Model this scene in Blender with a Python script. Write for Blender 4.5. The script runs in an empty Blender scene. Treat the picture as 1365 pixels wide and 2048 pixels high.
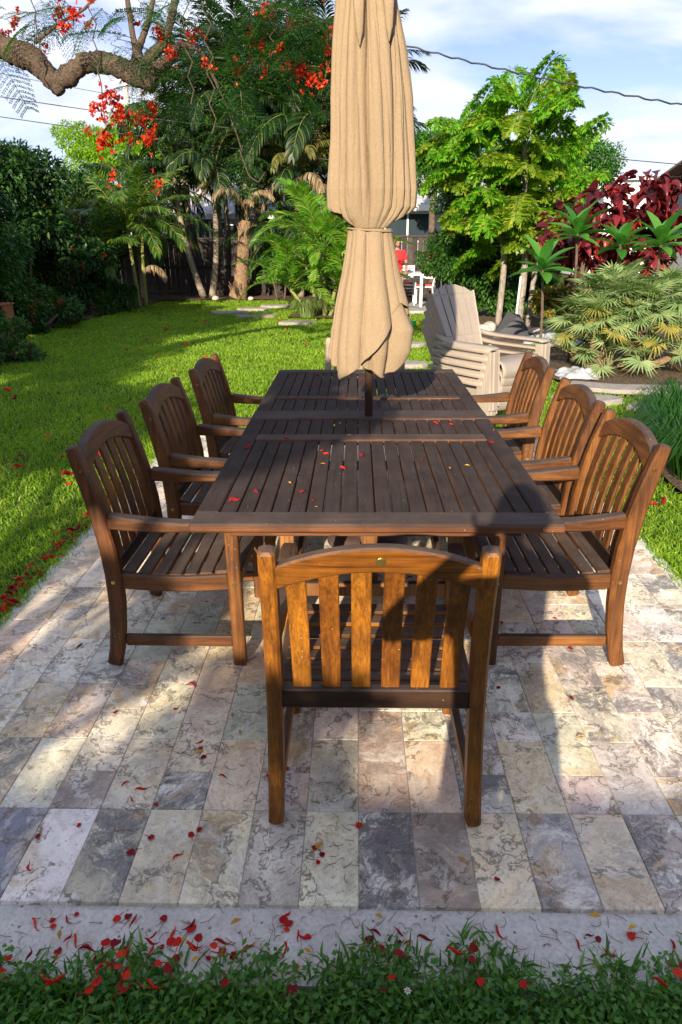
import bpy, bmesh, math, random
import numpy as np
from mathutils import Vector, Matrix, Euler
random.seed(7)
RNG = np.random.default_rng(11)
S = bpy.context.scene
COL = S.collection
# ---------------------------------------------------------------- camera, sky, sun, exposure
cam_d = bpy.data.cameras.new('camera'); cam_o = bpy.data.objects.new('camera', cam_d); COL.objects.link(cam_o)
cam_d.sensor_fit = 'VERTICAL'; cam_d.sensor_height = 36.0; cam_d.sensor_width = 24.0
cam_d.lens = 23.99; cam_d.clip_start = 0.02; cam_d.clip_end = 1500
def set_cam(X, H, pit, yaw, roll):
    cp, sp, cy, sy = math.cos(pit), math.sin(pit), math.cos(yaw), math.sin(yaw)
    fw = Vector((-sy*cp, cy*cp, -sp)); r = Vector((cy, sy, 0)); u = r.cross(fw)
    r2 = r*math.cos(roll) + u*math.sin(roll); u2 = u*math.cos(roll) - r*math.sin(roll)
    m = Matrix((r2, u2, -fw)).transposed().to_4x4(); m.translation = Vector((X, 0, H))
    cam_o.matrix_world = m
set_cam(-.0058, 1.5565, .3823, .0252, -.0081)
S.camera = cam_o
S.render.resolution_x = 682; S.render.resolution_y = 1024
SUN_AZ = 12.5      # degrees the light travels to the right of +y
SUN_EL = 21.5
w = bpy.data.worlds.new('World'); S.world = w; w.use_nodes = True
nt = w.node_tree; N = nt.nodes; L = nt.links; N.clear()
sky = N.new('ShaderNodeTexSky'); sky.sky_type = 'NISHITA'; sky.sun_disc = False
sky.sun_elevation = math.radians(SUN_EL); sky.sun_rotation = math.radians(180 + SUN_AZ)
sky.air_density = 1.0; sky.dust_density = 0.6; sky.ozone_density = 1.6; sky.altitude = 0
tc = N.new('ShaderNodeTexCoord'); sep = N.new('ShaderNodeSeparateXYZ'); L.new(tc.outputs['Generated'], sep.inputs[0])
def wm(op, a, b):
    n = N.new('ShaderNodeMath'); n.operation = op
    for i, v in enumerate((a, b)):
        if isinstance(v, (int, float)): n.inputs[i].default_value = v
        elif v is not None: L.new(v, n.inputs[i])
    return n.outputs[0]
den = wm('ADD', wm('MAXIMUM', sep.outputs['Z'], 0.0), 0.22)
cx = wm('DIVIDE', sep.outputs['X'], den); cy_ = wm('DIVIDE', sep.outputs['Y'], den)
cb = N.new('ShaderNodeCombineXYZ'); L.new(cx, cb.inputs[0]); L.new(cy_, cb.inputs[1])
n1 = N.new('ShaderNodeTexNoise'); n1.inputs['Scale'].default_value = 1.35; n1.inputs['Detail'].default_value = 9
n1.inputs['Roughness'].default_value = .52; n1.inputs['Distortion'].default_value = .25
mp = N.new('ShaderNodeMapping'); mp.inputs['Location'].default_value = (2.7, 1.3, .4); mp.inputs['Scale'].default_value = (1.0, 1.5, 1)
L.new(cb.outputs[0], mp.inputs[0]); L.new(mp.outputs[0], n1.inputs['Vector'])
cr = N.new('ShaderNodeValToRGB'); cr.color_ramp.elements[0].position = .38; cr.color_ramp.elements[1].position = .56
L.new(n1.outputs['Fac'], cr.inputs[0])
n2 = N.new('ShaderNodeTexNoise'); n2.inputs['Scale'].default_value = 2.6; n2.inputs['Detail'].default_value = 5
L.new(mp.outputs[0], n2.inputs['Vector'])
cc = N.new('ShaderNodeValToRGB')
cc.color_ramp.elements[0].position = .3; cc.color_ramp.elements[0].color = (5.5, 6.2, 8.2, 1)
cc.color_ramp.elements[1].position = .7; cc.color_ramp.elements[1].color = (8.0, 8.2, 8.8, 1)
L.new(n2.outputs['Fac'], cc.inputs[0])
blue = N.new('ShaderNodeMixRGB'); blue.blend_type = 'MULTIPLY'; blue.inputs[0].default_value = 1
blue.inputs[2].default_value = (1.08, .98, 1.36, 1); L.new(sky.outputs[0], blue.inputs[1])
mx = N.new('ShaderNodeMixRGB'); L.new(cr.outputs[0], mx.inputs[0]); L.new(blue.outputs[0], mx.inputs[1]); L.new(cc.outputs[0], mx.inputs[2])
bg = N.new('ShaderNodeBackground'); bg.inputs['Strength'].default_value = .071
out = N.new('ShaderNodeOutputWorld'); L.new(mx.outputs[0], bg.inputs[0]); L.new(bg.outputs[0], out.inputs[0])
sd = bpy.data.lights.new('sun', 'SUN'); so = bpy.data.objects.new('sun', sd); COL.objects.link(so)
sd.energy = 5.0; sd.angle = math.radians(.55); sd.color = (1, .86, .67)
az, el = math.radians(SUN_AZ), math.radians(SUN_EL)
SD = Vector((math.sin(az)*math.cos(el), math.cos(az)*math.cos(el), -math.sin(el)))   # way the sunlight travels
so.rotation_euler = SD.to_track_quat('-Z', 'Y').to_euler()
S.view_settings.view_transform = 'Standard'; S.view_settings.look = 'None'
S.view_settings.exposure = 1.05; S.view_settings.gamma = 1
S.render.engine = 'CYCLES'
# ---------------------------------------------------------------- object helpers
def empty(name, loc=(0, 0, 0), rz=0.0):
    o = bpy.data.objects.new(name, None); COL.objects.link(o); o.location = loc; o.rotation_euler = (0, 0, rz)
    o.empty_display_size = .1
    return o
def tag(o, label=None, cat=None, group=None, kind=None):
    if label: o['label'] = label
    if cat: o['category'] = cat
    if group: o['group'] = group
    if kind: o['kind'] = kind
    return o
def link(name, me, parent=None, mat=None):
    o = bpy.data.objects.new(name, me); COL.objects.link(o)
    if parent is not None: o.parent = parent
    if mat is not None and not me.materials:
        me.materials.append(mat)
    return o
def copy_tree(o, parent=None):
    c = o.copy(); COL.objects.link(c); c.parent = parent
    for ch in list(o.children):
        copy_tree(ch, c)
    return c
def np_mesh(name, V, F, smooth=False, mats=None, midx=None):
    """V (n,3); F (m,k) with k 3 or 4, or a list of such arrays"""
    me = bpy.data.meshes.new(name)
    Fs = F if isinstance(F, list) else [F]
    Fs = [np.asarray(f, dtype=np.int32) for f in Fs if len(f)]
    V = np.asarray(V, dtype=np.float32)
    loops = np.concatenate([f.ravel() for f in Fs])
    tot = np.concatenate([np.full(len(f), f.shape[1], dtype=np.int32) for f in Fs])
    st = np.concatenate([[0], np.cumsum(tot)[:-1]]).astype(np.int32)
    me.vertices.add(len(V)); me.vertices.foreach_set('co', V.ravel())
    me.loops.add(len(loops)); me.loops.foreach_set('vertex_index', loops)
    me.polygons.add(len(tot)); me.polygons.foreach_set('loop_start', st); me.polygons.foreach_set('loop_total', tot)
    if smooth: me.polygons.foreach_set('use_smooth', np.ones(len(tot), dtype=bool))
    for m in (mats or []): me.materials.append(m)
    if midx is not None: me.polygons.foreach_set('material_index', np.asarray(midx, dtype=np.int32))
    me.update(calc_edges=True)
    return me
class MB:
    """small list based mesh builder"""
    def __init__(s): s.v = []; s.f = []; s.m = []
    def add(s, vs, fs, mi=0):
        b = len(s.v); s.v += [tuple(v) for v in vs]; s.f += [tuple(i+b for i in f) for f in fs]; s.m += [mi]*len(fs)
    def box(s, c, d, ch=0.0, rot=None, mi=0):
        bm = bmesh.new(); bmesh.ops.create_cube(bm, size=1)
        bmesh.ops.scale(bm, vec=d, verts=bm.verts)
        if ch > 0: bmesh.ops.bevel(bm, geom=list(bm.edges), offset=ch, segments=1, affect='EDGES')
        if rot is not None: bmesh.ops.rotate(bm, matrix=rot, verts=bm.verts)
        bmesh.ops.translate(bm, vec=c, verts=bm.verts)
        bm.verts.index_update()
        s.add([v.co[:] for v in bm.verts], [[v.index for v in f.verts] for f in bm.faces], mi); bm.free()
    def sweep(s, path, side, w_, h_, ch=.004, mi=0):
        """rounded rectangular bar along path; side = fixed vector for its width"""
        P = [Vector(p) for p in path]; n = len(P); side = Vector(side).normalized()
        W_ = w_ if isinstance(w_, (list, tuple)) else [w_]*n
        H_ = h_ if isinstance(h_, (list, tuple)) else [h_]*n
        rings = []
        for i in range(n):
            t = (P[min(i+1, n-1)] - P[max(i-1, 0)]).normalized()
            sd_ = (side - t*side.dot(t)).normalized(); nn = t.cross(sd_)
            a, b = W_[i]/2, H_[i]/2
            def ring(sc, off):
                a2, b2 = a*1.0 - sc, b - sc; c = min(ch, a2*.9, b2*.9)
                o_ = [(a2-c, b2), (a2, b2-c), (a2, -b2+c), (a2-c, -b2), (-a2+c, -b2), (-a2, -b2+c), (-a2, b2-c), (-a2+c, b2)]
                return [P[i] + t*off + sd_*x + nn*y for x, y in o_]
            if i == 0: rings.append(ring(ch, 0)); rings.append(ring(0, ch))
            elif i == n-1: rings.append(ring(0, -ch)); rings.append(ring(ch, 0))
            else: rings.append(ring(0, 0))
        vs = [v for r in rings for v in r]; fs = []
        for i in range(len(rings)-1):
            for k in range(8):
                a, b = i*8+k, i*8+(k+1) % 8
                fs.append((a, b, b+8, a+8))
        fs.append(tuple(range(7, -1, -1))); m_ = (len(rings)-1)*8; fs.append(tuple(m_+k for k in range(8)))
        s.add(vs, fs, mi)
    def tube(s, path, rad, seg=8, cap=True, mi=0):
        P = [Vector(p) for p in path]; n = len(P); R = rad if isinstance(rad, (list, tuple)) else [rad]*n
        vs = []; ref = Vector((0, 0, 1))
        if abs((P[-1]-P[0]).normalized().z) > .8: ref = Vector((1, 0, 0))
        for i in range(n):
            t = (P[min(i+1, n-1)] - P[max(i-1, 0)]).normalized()
            a = t.cross(ref).normalized(); b = t.cross(a)
            for k in range(seg):
                q = 2*math.pi*k/seg; vs.append(P[i] + (a*math.cos(q) + b*math.sin(q))*R[i])
        fs = []
        for i in range(n-1):
            for k in range(seg):
                a = i*seg+k; b = i*seg+(k+1) % seg; fs.append((a, a+seg, b+seg, b))
        if cap: fs.append(tuple(range(seg))); fs.append(tuple((n-1)*seg+k for k in range(seg-1, -1, -1)))
        s.add(vs, fs, mi)
    def lathe(s, prof, c=(0, 0, 0), seg=32, mi=0):
        vs = []; fs = []
        for r, z in prof:
            for k in range(seg):
                q = 2*math.pi*k/seg; vs.append((c[0]+r*math.cos(q), c[1]+r*math.sin(q), c[2]+z))
        for i in range(len(prof)-1):
            for k in range(seg):
                a = i*seg+k; b = i*seg+(k+1) % seg; fs.append((a, b, b+seg, a+seg))
        fs.append(tuple(range(seg-1, -1, -1))); m_ = (len(prof)-1)*seg; fs.append(tuple(m_+k for k in range(seg)))
        s.add(vs, fs, mi)
    def mesh(s, name, mats, smooth=False):
        me = bpy.data.meshes.new(name); me.from_pydata(s.v, [], s.f)
        for m in (mats if isinstance(mats, (list, tuple)) else [mats]): me.materials.append(m)
        for p, m in zip(me.polygons, s.m): p.material_index = m; p.use_smooth = smooth
        bm = bmesh.new(); bm.from_mesh(me); bmesh.ops.recalc_face_normals(bm, faces=bm.faces); bm.to_mesh(me); bm.free()
        return me
    def build(s, name, mats, parent=None, smooth=False):
        return link(name, s.mesh(name, mats, smooth), parent)
# ---------------------------------------------------------------- materials
class Mt:
    def __init__(s, name, rough=.6, metal=0.0, spec=.5):
        s.m = bpy.data.materials.new(name); s.m.use_nodes = True
        s.t = s.m.node_tree; s.N = s.t.nodes; s.L = s.t.links
        s.b = s.N['Principled BSDF']; s.b.inputs['Roughness'].default_value = rough
        s.b.inputs['Metallic'].default_value = metal; s.b.inputs['Specular IOR Level'].default_value = spec
    def node(s, t, **k):
        n = s.N.new(t)
        for a, v in k.items(): setattr(n, a, v)
        return n
    def tc(s, out='Object'): return s.node('ShaderNodeTexCoord').outputs[out]
    def mapping(s, vec, sc=(1, 1, 1), loc=(0, 0, 0), rot=(0, 0, 0)):
        n = s.node('ShaderNodeMapping'); n.inputs['Scale'].default_value = sc; n.inputs['Location'].default_value = loc
        n.inputs['Rotation'].default_value = rot; s.L.new(vec, n.inputs[0]); return n.outputs[0]
    def noise(s, vec, scale, detail=4, rough=.5, dist=0, out='Fac'):
        n = s.node('ShaderNodeTexNoise'); n.inputs['Scale'].default_value = scale; n.inputs['Detail'].default_value = detail
        n.inputs['Roughness'].default_value = rough; n.inputs['Distortion'].default_value = dist
        if vec is not None: s.L.new(vec, n.inputs['Vector'])
        return n.outputs[out]
    def ramp(s, fac, *stops, interp='LINEAR'):
        n = s.node('ShaderNodeValToRGB'); e = n.color_ramp.elements; n.color_ramp.interpolation = interp
        while len(e) < len(stops): e.new(.5)
        for i, (p, c) in enumerate(stops):
            e[i].position = p; e[i].color = (c, c, c, 1) if isinstance(c, (int, float)) else tuple(c)+(1,)
        s.L.new(fac, n.inputs[0]); return n.outputs[0]
    def mix(s, fac, a, b, mode='MIX'):
        n = s.node('ShaderNodeMixRGB', blend_type=mode)
        for i, v in enumerate((fac, a, b)):
            if isinstance(v, (int, float)): n.inputs[i].default_value = v if i == 0 else (v, v, v, 1)
            elif isinstance(v, tuple): n.inputs[i].default_value = v+(1,) if len(v) == 3 else v
            else: s.L.new(v, n.inputs[i])
        return n.outputs[0]
    def math(s, op, a, b=0.0, clamp=False):
        n = s.node('ShaderNodeMath', operation=op, use_clamp=clamp)
        for i, v in enumerate((a, b)):
            if isinstance(v, (int, float)): n.inputs[i].default_value = v
            else: s.L.new(v, n.inputs[i])
        return n.outputs[0]
    def col(s, v):
        if isinstance(v, tuple): s.b.inputs['Base Color'].default_value = v+(1,)
        else: s.L.new(v, s.b.inputs['Base Color'])
        return s
    def bump(s, h, strength=.3, dist=.01):
        n = s.node('ShaderNodeBump'); n.inputs['Strength'].default_value = strength; n.inputs['Distance'].default_value = dist
        s.L.new(h, n.inputs['Height']); s.L.new(n.outputs[0], s.b.inputs['Normal']); return s
    def rough(s, v): s.L.new(v, s.b.inputs['Roughness']); return s
def flat(name, c, rough=.6, metal=0.0, var=.25, scale=8, bump=.15, bd=.003):
    t = Mt(name, rough, metal); v = t.tc()
    n = t.noise(v, scale, 5, .6)
    t.col(t.mix(t.ramp(n, (.3, 0.0), (.7, 1.0)), tuple(x*(1-var) for x in c), tuple(min(1, x*(1+var)) for x in c)))
    if bump: t.bump(t.noise(v, scale*6, 4), bump, bd)
    return t.m
def leaf_mat(name, c1, c2, transl=.35, rough=.45, c3=None, tcol=None, obj=False):
    """foliage: colour varies per leaf (island) and a little along each leaf"""
    t = Mt(name, rough, 0, .35)
    g = t.node('ShaderNodeNewGeometry')
    rnd = g.outputs['Random Per Island']
    if obj:
        oi = t.node('ShaderNodeObjectInfo'); rnd = t.math('FRACT', t.math('ADD', rnd, oi.outputs['Random']))
    st = [(0.0, c1), (.75, c2)] + ([(1.0, c3)] if c3 else [])
    c = t.ramp(rnd, *st)
    n = t.noise(t.tc(), 1.7, 3)
    c = t.mix(t.ramp(n, (.35, 0.0), (.65, .55)), c, t.mix(1, c, (.55, .62, .6), 'MULTIPLY'))
    t.col(c)
    tr = t.node('ShaderNodeBsdfTranslucent')
    tcx = t.mix(1, c, tcol or (1.7, 1.9, .8), 'MULTIPLY'); t.L.new(tcx, tr.inputs[0])
    ms = t.node('ShaderNodeMixShader'); ms.inputs[0].default_value = transl
    t.L.new(t.b.outputs[0], ms.inputs[1]); t.L.new(tr.outputs[0], ms.inputs[2])
    t.L.new(ms.outputs[0], t.N['Material Output'].inputs[0])
    return t.m
def wood(name, lit, dark, weather, axis=2, rough=.42, wamt=.9, obj=True):
    """varnished hardwood; the faces that look up carry grey brown weathering"""
    t = Mt(name, rough, 0, .45); v = t.tc()
    oi = t.node('ShaderNodeObjectInfo')
    ofs = t.node('ShaderNodeVectorMath', operation='SCALE'); cmb = t.node('ShaderNodeCombineXYZ')
    for k in range(3): t.L.new(oi.outputs['Random'], cmb.inputs[k])
    t.L.new(cmb.outputs[0], ofs.inputs[0]); ofs.inputs['Scale'].default_value = 37.0
    ad = t.node('ShaderNodeVectorMath', operation='ADD'); t.L.new(v, ad.inputs[0]); t.L.new(ofs.outputs[0], ad.inputs[1])
    sc = [34, 34, 34]; sc[axis] = 1.8
    g1 = t.noise(t.mapping(ad.outputs[0], tuple(sc)), 1.6, 6, .6, .6)
    sc2 = [190, 190, 190]; sc2[axis] = 4
    g2 = t.noise(t.mapping(ad.outputs[0], tuple(sc2)), 1.3, 3, .6)
    blot = t.noise(ad.outputs[0], 7, 4, .6)
    c = t.ramp(g1, (.25, dark), (.6, lit), (.9, tuple(min(1, x*1.15) for x in lit)))
    c = t.mix(oi.outputs['Random'], c, t.mix(1, c, (.60, .52, .48), 'MULTIPLY'))
    c = t.mix(t.ramp(blot, (.38, .65), (.6, 0.0)), c, t.mix(1, c, (.42, .38, .34), 'MULTIPLY'))
    c = t.mix(t.ramp(g2, (.35, .75), (.6, 0.0)), c, t.mix(1, c, (.45, .42, .4), 'MULTIPLY'))
    geo = t.node('ShaderNodeNewGeometry'); sx = t.node('ShaderNodeSeparateXYZ'); t.L.new(geo.outputs['Normal'], sx.inputs[0])
    wf = t.math('MULTIPLY', t.ramp(sx.outputs['Z'], (.35, 0.0), (.8, 1.0)), wamt)
    wc = t.mix(g2, tuple(x*.7 for x in weather), tuple(x*1.35 for x in weather))
    wc = t.mix(t.ramp(blot, (.40, 0.0), (.66, .75)), wc, tuple(x*2.0 for x in weather))
    wc = t.mix(oi.outputs['Random'], wc, t.mix(1, wc, (1.5, 1.42, 1.38), 'MULTIPLY'))
    wc = t.mix(t.ramp(g1, (.35, .6), (.5, 0.0)), wc, t.mix(1, wc, (.45, .42, .4), 'MULTIPLY'))
    c = t.mix(wf, c, wc)
    dust = t.node('ShaderNodeTexVoronoi'); dust.inputs['Scale'].default_value = 70; t.L.new(ad.outputs[0], dust.inputs['Vector'])
    dsel = t.node('ShaderNodeSeparateColor'); t.L.new(dust.outputs['Color'], dsel.inputs[0])
    c = t.mix(t.math('MULTIPLY', t.ramp(dust.outputs['Distance'], (.09, .7), (.13, 0.0)), t.ramp(dsel.outputs[0], (.9, 0.0), (.92, 1.0))), c, (.5, .48, .42))
    t.col(c)
    t.rough(t.math('ADD', t.math('MULTIPLY', wf, .22), t.math('ADD', t.math('MULTIPLY', g1, .25), rough-.02)))
    t.bump(g2, .25, .0015)
    return t.m
# ---------------------------------------------------------------- ground, patio, curb
def wrinkled_sheet(name, x0, x1, y0, y1, nx, ny, z, amp, mat, fn=None):
    xs = np.linspace(x0, x1, nx); ys = np.linspace(y0, y1, ny); X, Y = np.meshgrid(xs, ys)
    Z = z + amp*RNG.standard_normal(X.shape)
    if fn is not None: Z = Z + fn(X, Y)
    V = np.stack([X.ravel(), Y.ravel(), Z.ravel()], 1)
    i = np.arange(nx*ny).reshape(ny, nx)
    F = np.stack([i[:-1, :-1].ravel(), i[:-1, 1:].ravel(), i[1:, 1:].ravel(), i[1:, :-1].ravel()], 1)
    return link(name, np_mesh(name, V, F, True, [mat]))
t = Mt('lawn soil and thatch', .95, 0, .1); v = t.tc()
t.col(t.mix(t.ramp(t.noise(v, 6, 6, .7), (.35, 0.0), (.65, 1.0)), (.035, .06, .012), (.09, .13, .03))); t.bump(t.noise(v, 60, 4), .6, .02)
M_soil = t.m
t = Mt('mulch', .95, 0, .1); v = t.tc()
n_ = t.noise(v, 22, 8, .75)
t.col(t.mix(t.ramp(t.noise(v, 140, 3, .7), (.5, 0.0), (.66, 1.0)), t.ramp(n_, (.35, (.03, .02, .014)), (.5, (.085, .055, .036)), (.68, (.2, .15, .1))), (.3, .24, .17))); t.bump(n_, 1, .03)
M_mulch = t.m
ground = wrinkled_sheet('ground', -200, 200, -120, 400, 60, 60, -.05, 0, M_soil); tag(ground, kind='structure')
# concrete footing that shows as a pale strip round the pavers
t = Mt('rough concrete', .85, 0, .3); v = t.tc()
n_ = t.noise(v, 9, 8, .65)
c = t.ramp(n_, (.3, (.54, .515, .46)), (.7, (.76, .73, .655)))
pit = t.node('ShaderNodeTexVoronoi'); pit.inputs['Scale'].default_value = 55; t.L.new(v, pit.inputs['Vector'])
psel = t.node('ShaderNodeSeparateColor'); t.L.new(pit.outputs['Color'], psel.inputs[0])
pm = t.math('MULTIPLY', t.ramp(pit.outputs['Distance'], (.14, 1.0), (.24, 0.0)), t.ramp(psel.outputs[0], (.72, 0.0), (.8, 1.0)))
c = t.mix(t.math('MULTIPLY', pm, .8), c, (.1, .085, .07))
c = t.mix(t.ramp(t.noise(v, 90, 4, .7), (.35, .35), (.55, 0.0)), c, (.22, .2, .18))
t.col(c); t.bump(t.math('SUBTRACT', t.noise(v, 110, 5, .7), pm), .6, .004)
M_conc = t.m
PX0, PX1, PY0, PY1 = -1.524, 1.524, 1.22, 1.22+29*.1524
m = MB(); m.box(((PX0+PX1)/2, (PY0+PY1)/2-.04, -.064), (PX1-PX0+.14, PY1-PY0+.30, .10))
footing = m.build('concrete_footing', M_conc); tag(footing, kind='structure')
t = Mt('travertine', .5, 0, .4)
oi = t.node('ShaderNodeObjectInfo')
cm = t.node('ShaderNodeCombineXYZ')
t.L.new(t.math('MULTIPLY', oi.outputs['Random'], 91.0), cm.inputs[0]); t.L.new(t.math('MULTIPLY', oi.outputs['Random'], 47.0), cm.inputs[1]); t.L.new(t.math('MULTIPLY', oi.outputs['Random'], 23.0), cm.inputs[2])
rot = t.node('ShaderNodeVectorRotate', rotation_type='Z_AXIS'); t.L.new(t.tc(), rot.inputs['Vector']); t.L.new(t.math('MULTIPLY', oi.outputs['Random'], 40.0), rot.inputs['Angle'])
ad = t.node('ShaderNodeVectorMath', operation='ADD'); t.L.new(rot.outputs[0], ad.inputs[0]); t.L.new(cm.outputs[0], ad.inputs[1])
P0 = ad.outputs[0]
wn = t.noise(P0, 5, 4, .6, 0, 'Color')
sb = t.node('ShaderNodeVectorMath', operation='MULTIPLY_ADD'); t.L.new(wn, sb.inputs[0]); sb.inputs[1].default_value = (.22, .22, .22); t.L.new(P0, sb.inputs[2])
P1 = sb.outputs[0]
Pst = t.mapping(P1, (1, 2.6, 1))
alpha = oi.outputs['Alpha']
tcol = t.mix(.25, oi.outputs['Color'], (.54, .48, .40))
base = t.mix(t.ramp(t.noise(P1, 9, 8, .7), (.3, 0.0), (.7, 1.0)), t.mix(1, tcol, (.68, .66, .66), 'MULTIPLY'), t.mix(1, oi.outputs['Color'], (1.3, 1.26, 1.2), 'MULTIPLY'))
och = t.math('MULTIPLY', t.ramp(t.noise(P1, 4.5, 8, .7), (.53, 0.0), (.60, .85)), t.ramp(alpha, (.05, .25), (.4, 1.0)))
c = t.mix(och, base, t.mix(t.noise(P1, 16, 5, .7), (.26, .15, .055), (.50, .34, .16)))
wh = t.math('MULTIPLY', t.ramp(t.noise(Pst, 5.0, 10, .72), (.50, 0.0), (.56, .8)), t.math('ADD', t.math('MULTIPLY', alpha, .7), .3))
c = t.mix(wh, c, (.62, .60, .57))
# wavy grey bands
b1 = t.noise(Pst, 9, 10, .72, .8)
rid = t.math('ABSOLUTE', t.math('SUBTRACT', b1, .5))
band = t.math('MULTIPLY', t.ramp(rid, (.0, 1.0), (.035, .5), (.09, 0.0)), t.ramp(t.noise(P1, 5, 3), (.42, 0.0), (.56, 1.0)))
c = t.mix(t.math('MULTIPLY', band, t.math('ADD', t.math('MULTIPLY', alpha, .85), .12), True), c, (.055, .05, .055))
blo = t.math('MULTIPLY', t.ramp(t.noise(P1, 5.0, 10, .75, .4), (.53, 0.0), (.58, 1.0)), t.ramp(alpha, (.35, 0.0), (.7, 1.0)))
c = t.mix(t.math('MULTIPLY', blo, .85), c, t.mix(t.noise(P1, 40, 5, .7), (.04, .045, .06), (.22, .21, .22)))
crk = t.math('ABSOLUTE', t.math('SUBTRACT', t.noise(P1, 3.2, 6, .6), .5))
c = t.mix(t.ramp(crk, (.0, .85), (.005, .6), (.012, 0.0)), c, (.10, .085, .07))
pit = t.noise(P0, 95, 5, .75)
c = t.mix(t.ramp(pit, (.32, .75), (.45, 0.0)), c, (.15, .12, .10))
c = t.mix(t.ramp(t.noise(P1, 26, 6, .75), (.38, .45), (.52, 0.0)), c, t.mix(1, c, (.55, .5, .47), 'MULTIPLY'))
hs = t.node('ShaderNodeHueSaturation'); hs.inputs['Saturation'].default_value = .90; hs.inputs['Value'].default_value = 1.55; t.L.new(c, hs.inputs['Color']); c = t.mix(1, hs.outputs[0], (.99, .985, .885), 'MULTIPLY')
c = t.mix(t.ramp(t.noise(P0, 170, 3, .7), (.58, 0.0), (.7, .35)), c, (.75, .72, .68))
t.col(c); t.rough(t.ramp(b1, (.3, .38), (.7, .58))); t.bump(t.math('ADD', t.ramp(pit, (.3, 0.0), (.45, 1.0)), t.math('MULTIPLY', t.noise(P0, 14, 6), .6)), .32, .0022)
M_trav = t.m
TW = .1524
def paver_mesh(nx, ny):
    m = MB(); g = .0020
    m.box((nx*TW/2, ny*TW/2, -.015), (nx*TW-g, ny*TW-g, .03), .0016)
    return m.mesh('paver', M_trav)
PM = {(1, 1): paver_mesh(1, 1), (1, 2): paver_mesh(1, 2)}
PAL = [((.50, .39, .28), .35), ((.58, .49, .38), .3), ((.46, .41, .36), .65), ((.66, .62, .56), .5), ((.62, .56, .48), .75), ((.40, .33, .27), .5), ((.60, .55, .47), .3), ((.38, .36, .34), .7), ((.60, .52, .42), .15), ((.64, .57, .47), .2),
       ((.42, .43, .38), .2), ((.62, .58, .52), .7), ((.50, .42, .35), .6), ((.55, .43, .28), .2),  ((.58, .50, .41), .3)]
# front row as photographed, left to right (columns -7 .. 9)
FRONT = {-7: ((.15, .18, .27), .2), -6: ((.66, .66, .66), .3), -5: ((.36, .32, .30), .9), -4: ((.50, .41, .32), .1), -3: ((.60, .55, .42), .45), -2: ((.50, .44, .38), .3), -1: ((.66, .60, .50), .05),
         0: ((.48, .47, .48), .9), 1: ((.27, .235, .20), .2), 2: ((.62, .53, .38), .1), 3: ((.38, .38, .40), .6), 4: ((.57, .47, .35), .25), 5: ((.36, .32, .28), .8), 6: ((.5, .45, .4), .5)}
SECOND = {-7: (2, (.5, .45, .4), .3), -6: (1, (.27, .25, .24), .4), -5: (2, (.56, .49, .40), .2), -4: (1, (.33, .33, .34), .95), -3: (2, (.60, .53, .43), .2), -2: (1, (.5, .43, .36), .3), -1: (2, (.36, .37, .32), .15), 0: (1, (.40, .31, .23), .1),
          1: (2, (.56, .46, .34), .1), 2: (1, (.52, .50, .48), .9), 3: (2, (.56, .46, .34), .1), 4: (1, (.42, .37, .34), .4), 5: (2, (.42, .42, .39), .2), 6: (1, (.45, .34, .22), .7)}
m = MB(); m.box(((PX0+PX1)/2, (PY0+PY1)/2, -.010), (PX1-PX0-.01, PY1-PY0-.01, .014))
mortar = m.build('mortar_bed', flat('pale grout', (.40, .36, .31), .9)); tag(mortar, kind='structure')
for k in range(-10, 10):
    y = 0; first = True; r = random.Random(100+k); row = 0
    while y < 29:
        if first: ln = 2
        elif row == 1 and k in SECOND: ln = SECOND[k][0]
        elif row == 1: ln = 1 if k % 2 else 2
        else: ln = 1 if r.random() < .13 else 2
        ln = min(ln, 29-y)
        if first and k in FRONT: cset = FRONT[k]
        elif row == 1 and k in SECOND: cset = SECOND[k][1:]
        else: cset = r.choice(PAL)
        o = link('paver', PM[(1, ln)], footing)
        o.location = (k*TW, PY0+y*TW, r.uniform(-.0008, .0008)); o.rotation_euler = (r.uniform(-.002, .002), r.uniform(-.002, .002), 0)
        o.color = (*[min(1, q*r.uniform(.92, 1.08)) for q in cset[0]], cset[1])
        y += ln; first = False; row += 1
# planting beds (mulch) and their outlines
def poly_sheet(name, pts, z, mat, amp=.01, parent=None, step=.12):
    P = [Vector((x, y, 0)) for x, y in pts]
    bm = bmesh.new(); vs = [bm.verts.new((p.x, p.y, z)) for p in P]; bm.faces.new(vs)
    bmesh.ops.triangulate(bm, faces=bm.faces)
    for _ in range(5):
        long_ = [e for e in bm.edges if e.calc_length() > step*4]
        if not long_: break
        bmesh.ops.subdivide_edges(bm, edges=long_, cuts=1)
    bmesh.ops.triangulate(bm, faces=bm.faces)
    for v_ in bm.verts: v_.co.z += random.uniform(-amp, amp); v_.co.x += random.uniform(-amp, amp)*2; v_.co.y += random.uniform(-amp, amp)*2
    me = bpy.data.meshes.new(name); bm.to_mesh(me); bm.free(); me.materials.append(mat)
    return link(name, me, parent)
BED_R = [(1.98, 3.4), (2.12, 4.4), (2.25, 5.3), (2.9, 6.0), (3.6, 6.2), (6.5, 6.2), (6.5, 2.4), (2.6, 2.6), (2.15, 2.9)]
BED_P = [(2.05, 8.3), (2.5, 7.75), (3.2, 7.55), (4.2, 7.6), (5.5, 7.4), (9, 7.4), (9, 16), (2.6, 16), (1.75, 14.5), (1.85, 12.5), (2.0, 10.5)]
BED_L = [(-5.45, 6), (-5.2, 8.5), (-5.45, 10.5), (-5.9, 12.2), (-5.75, 15), (-5.5, 17.5), (-5.35, 19.4), (-3.2, 19.6), (-1.0, 19.2), (.6, 18.8), (.9, 19.2), (2.0, 18.2), (2.2, 17.0), (3, 16), (9, 16), (9, 24), (-16, 24), (-16, -4), (-6.5, -4)]
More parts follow.
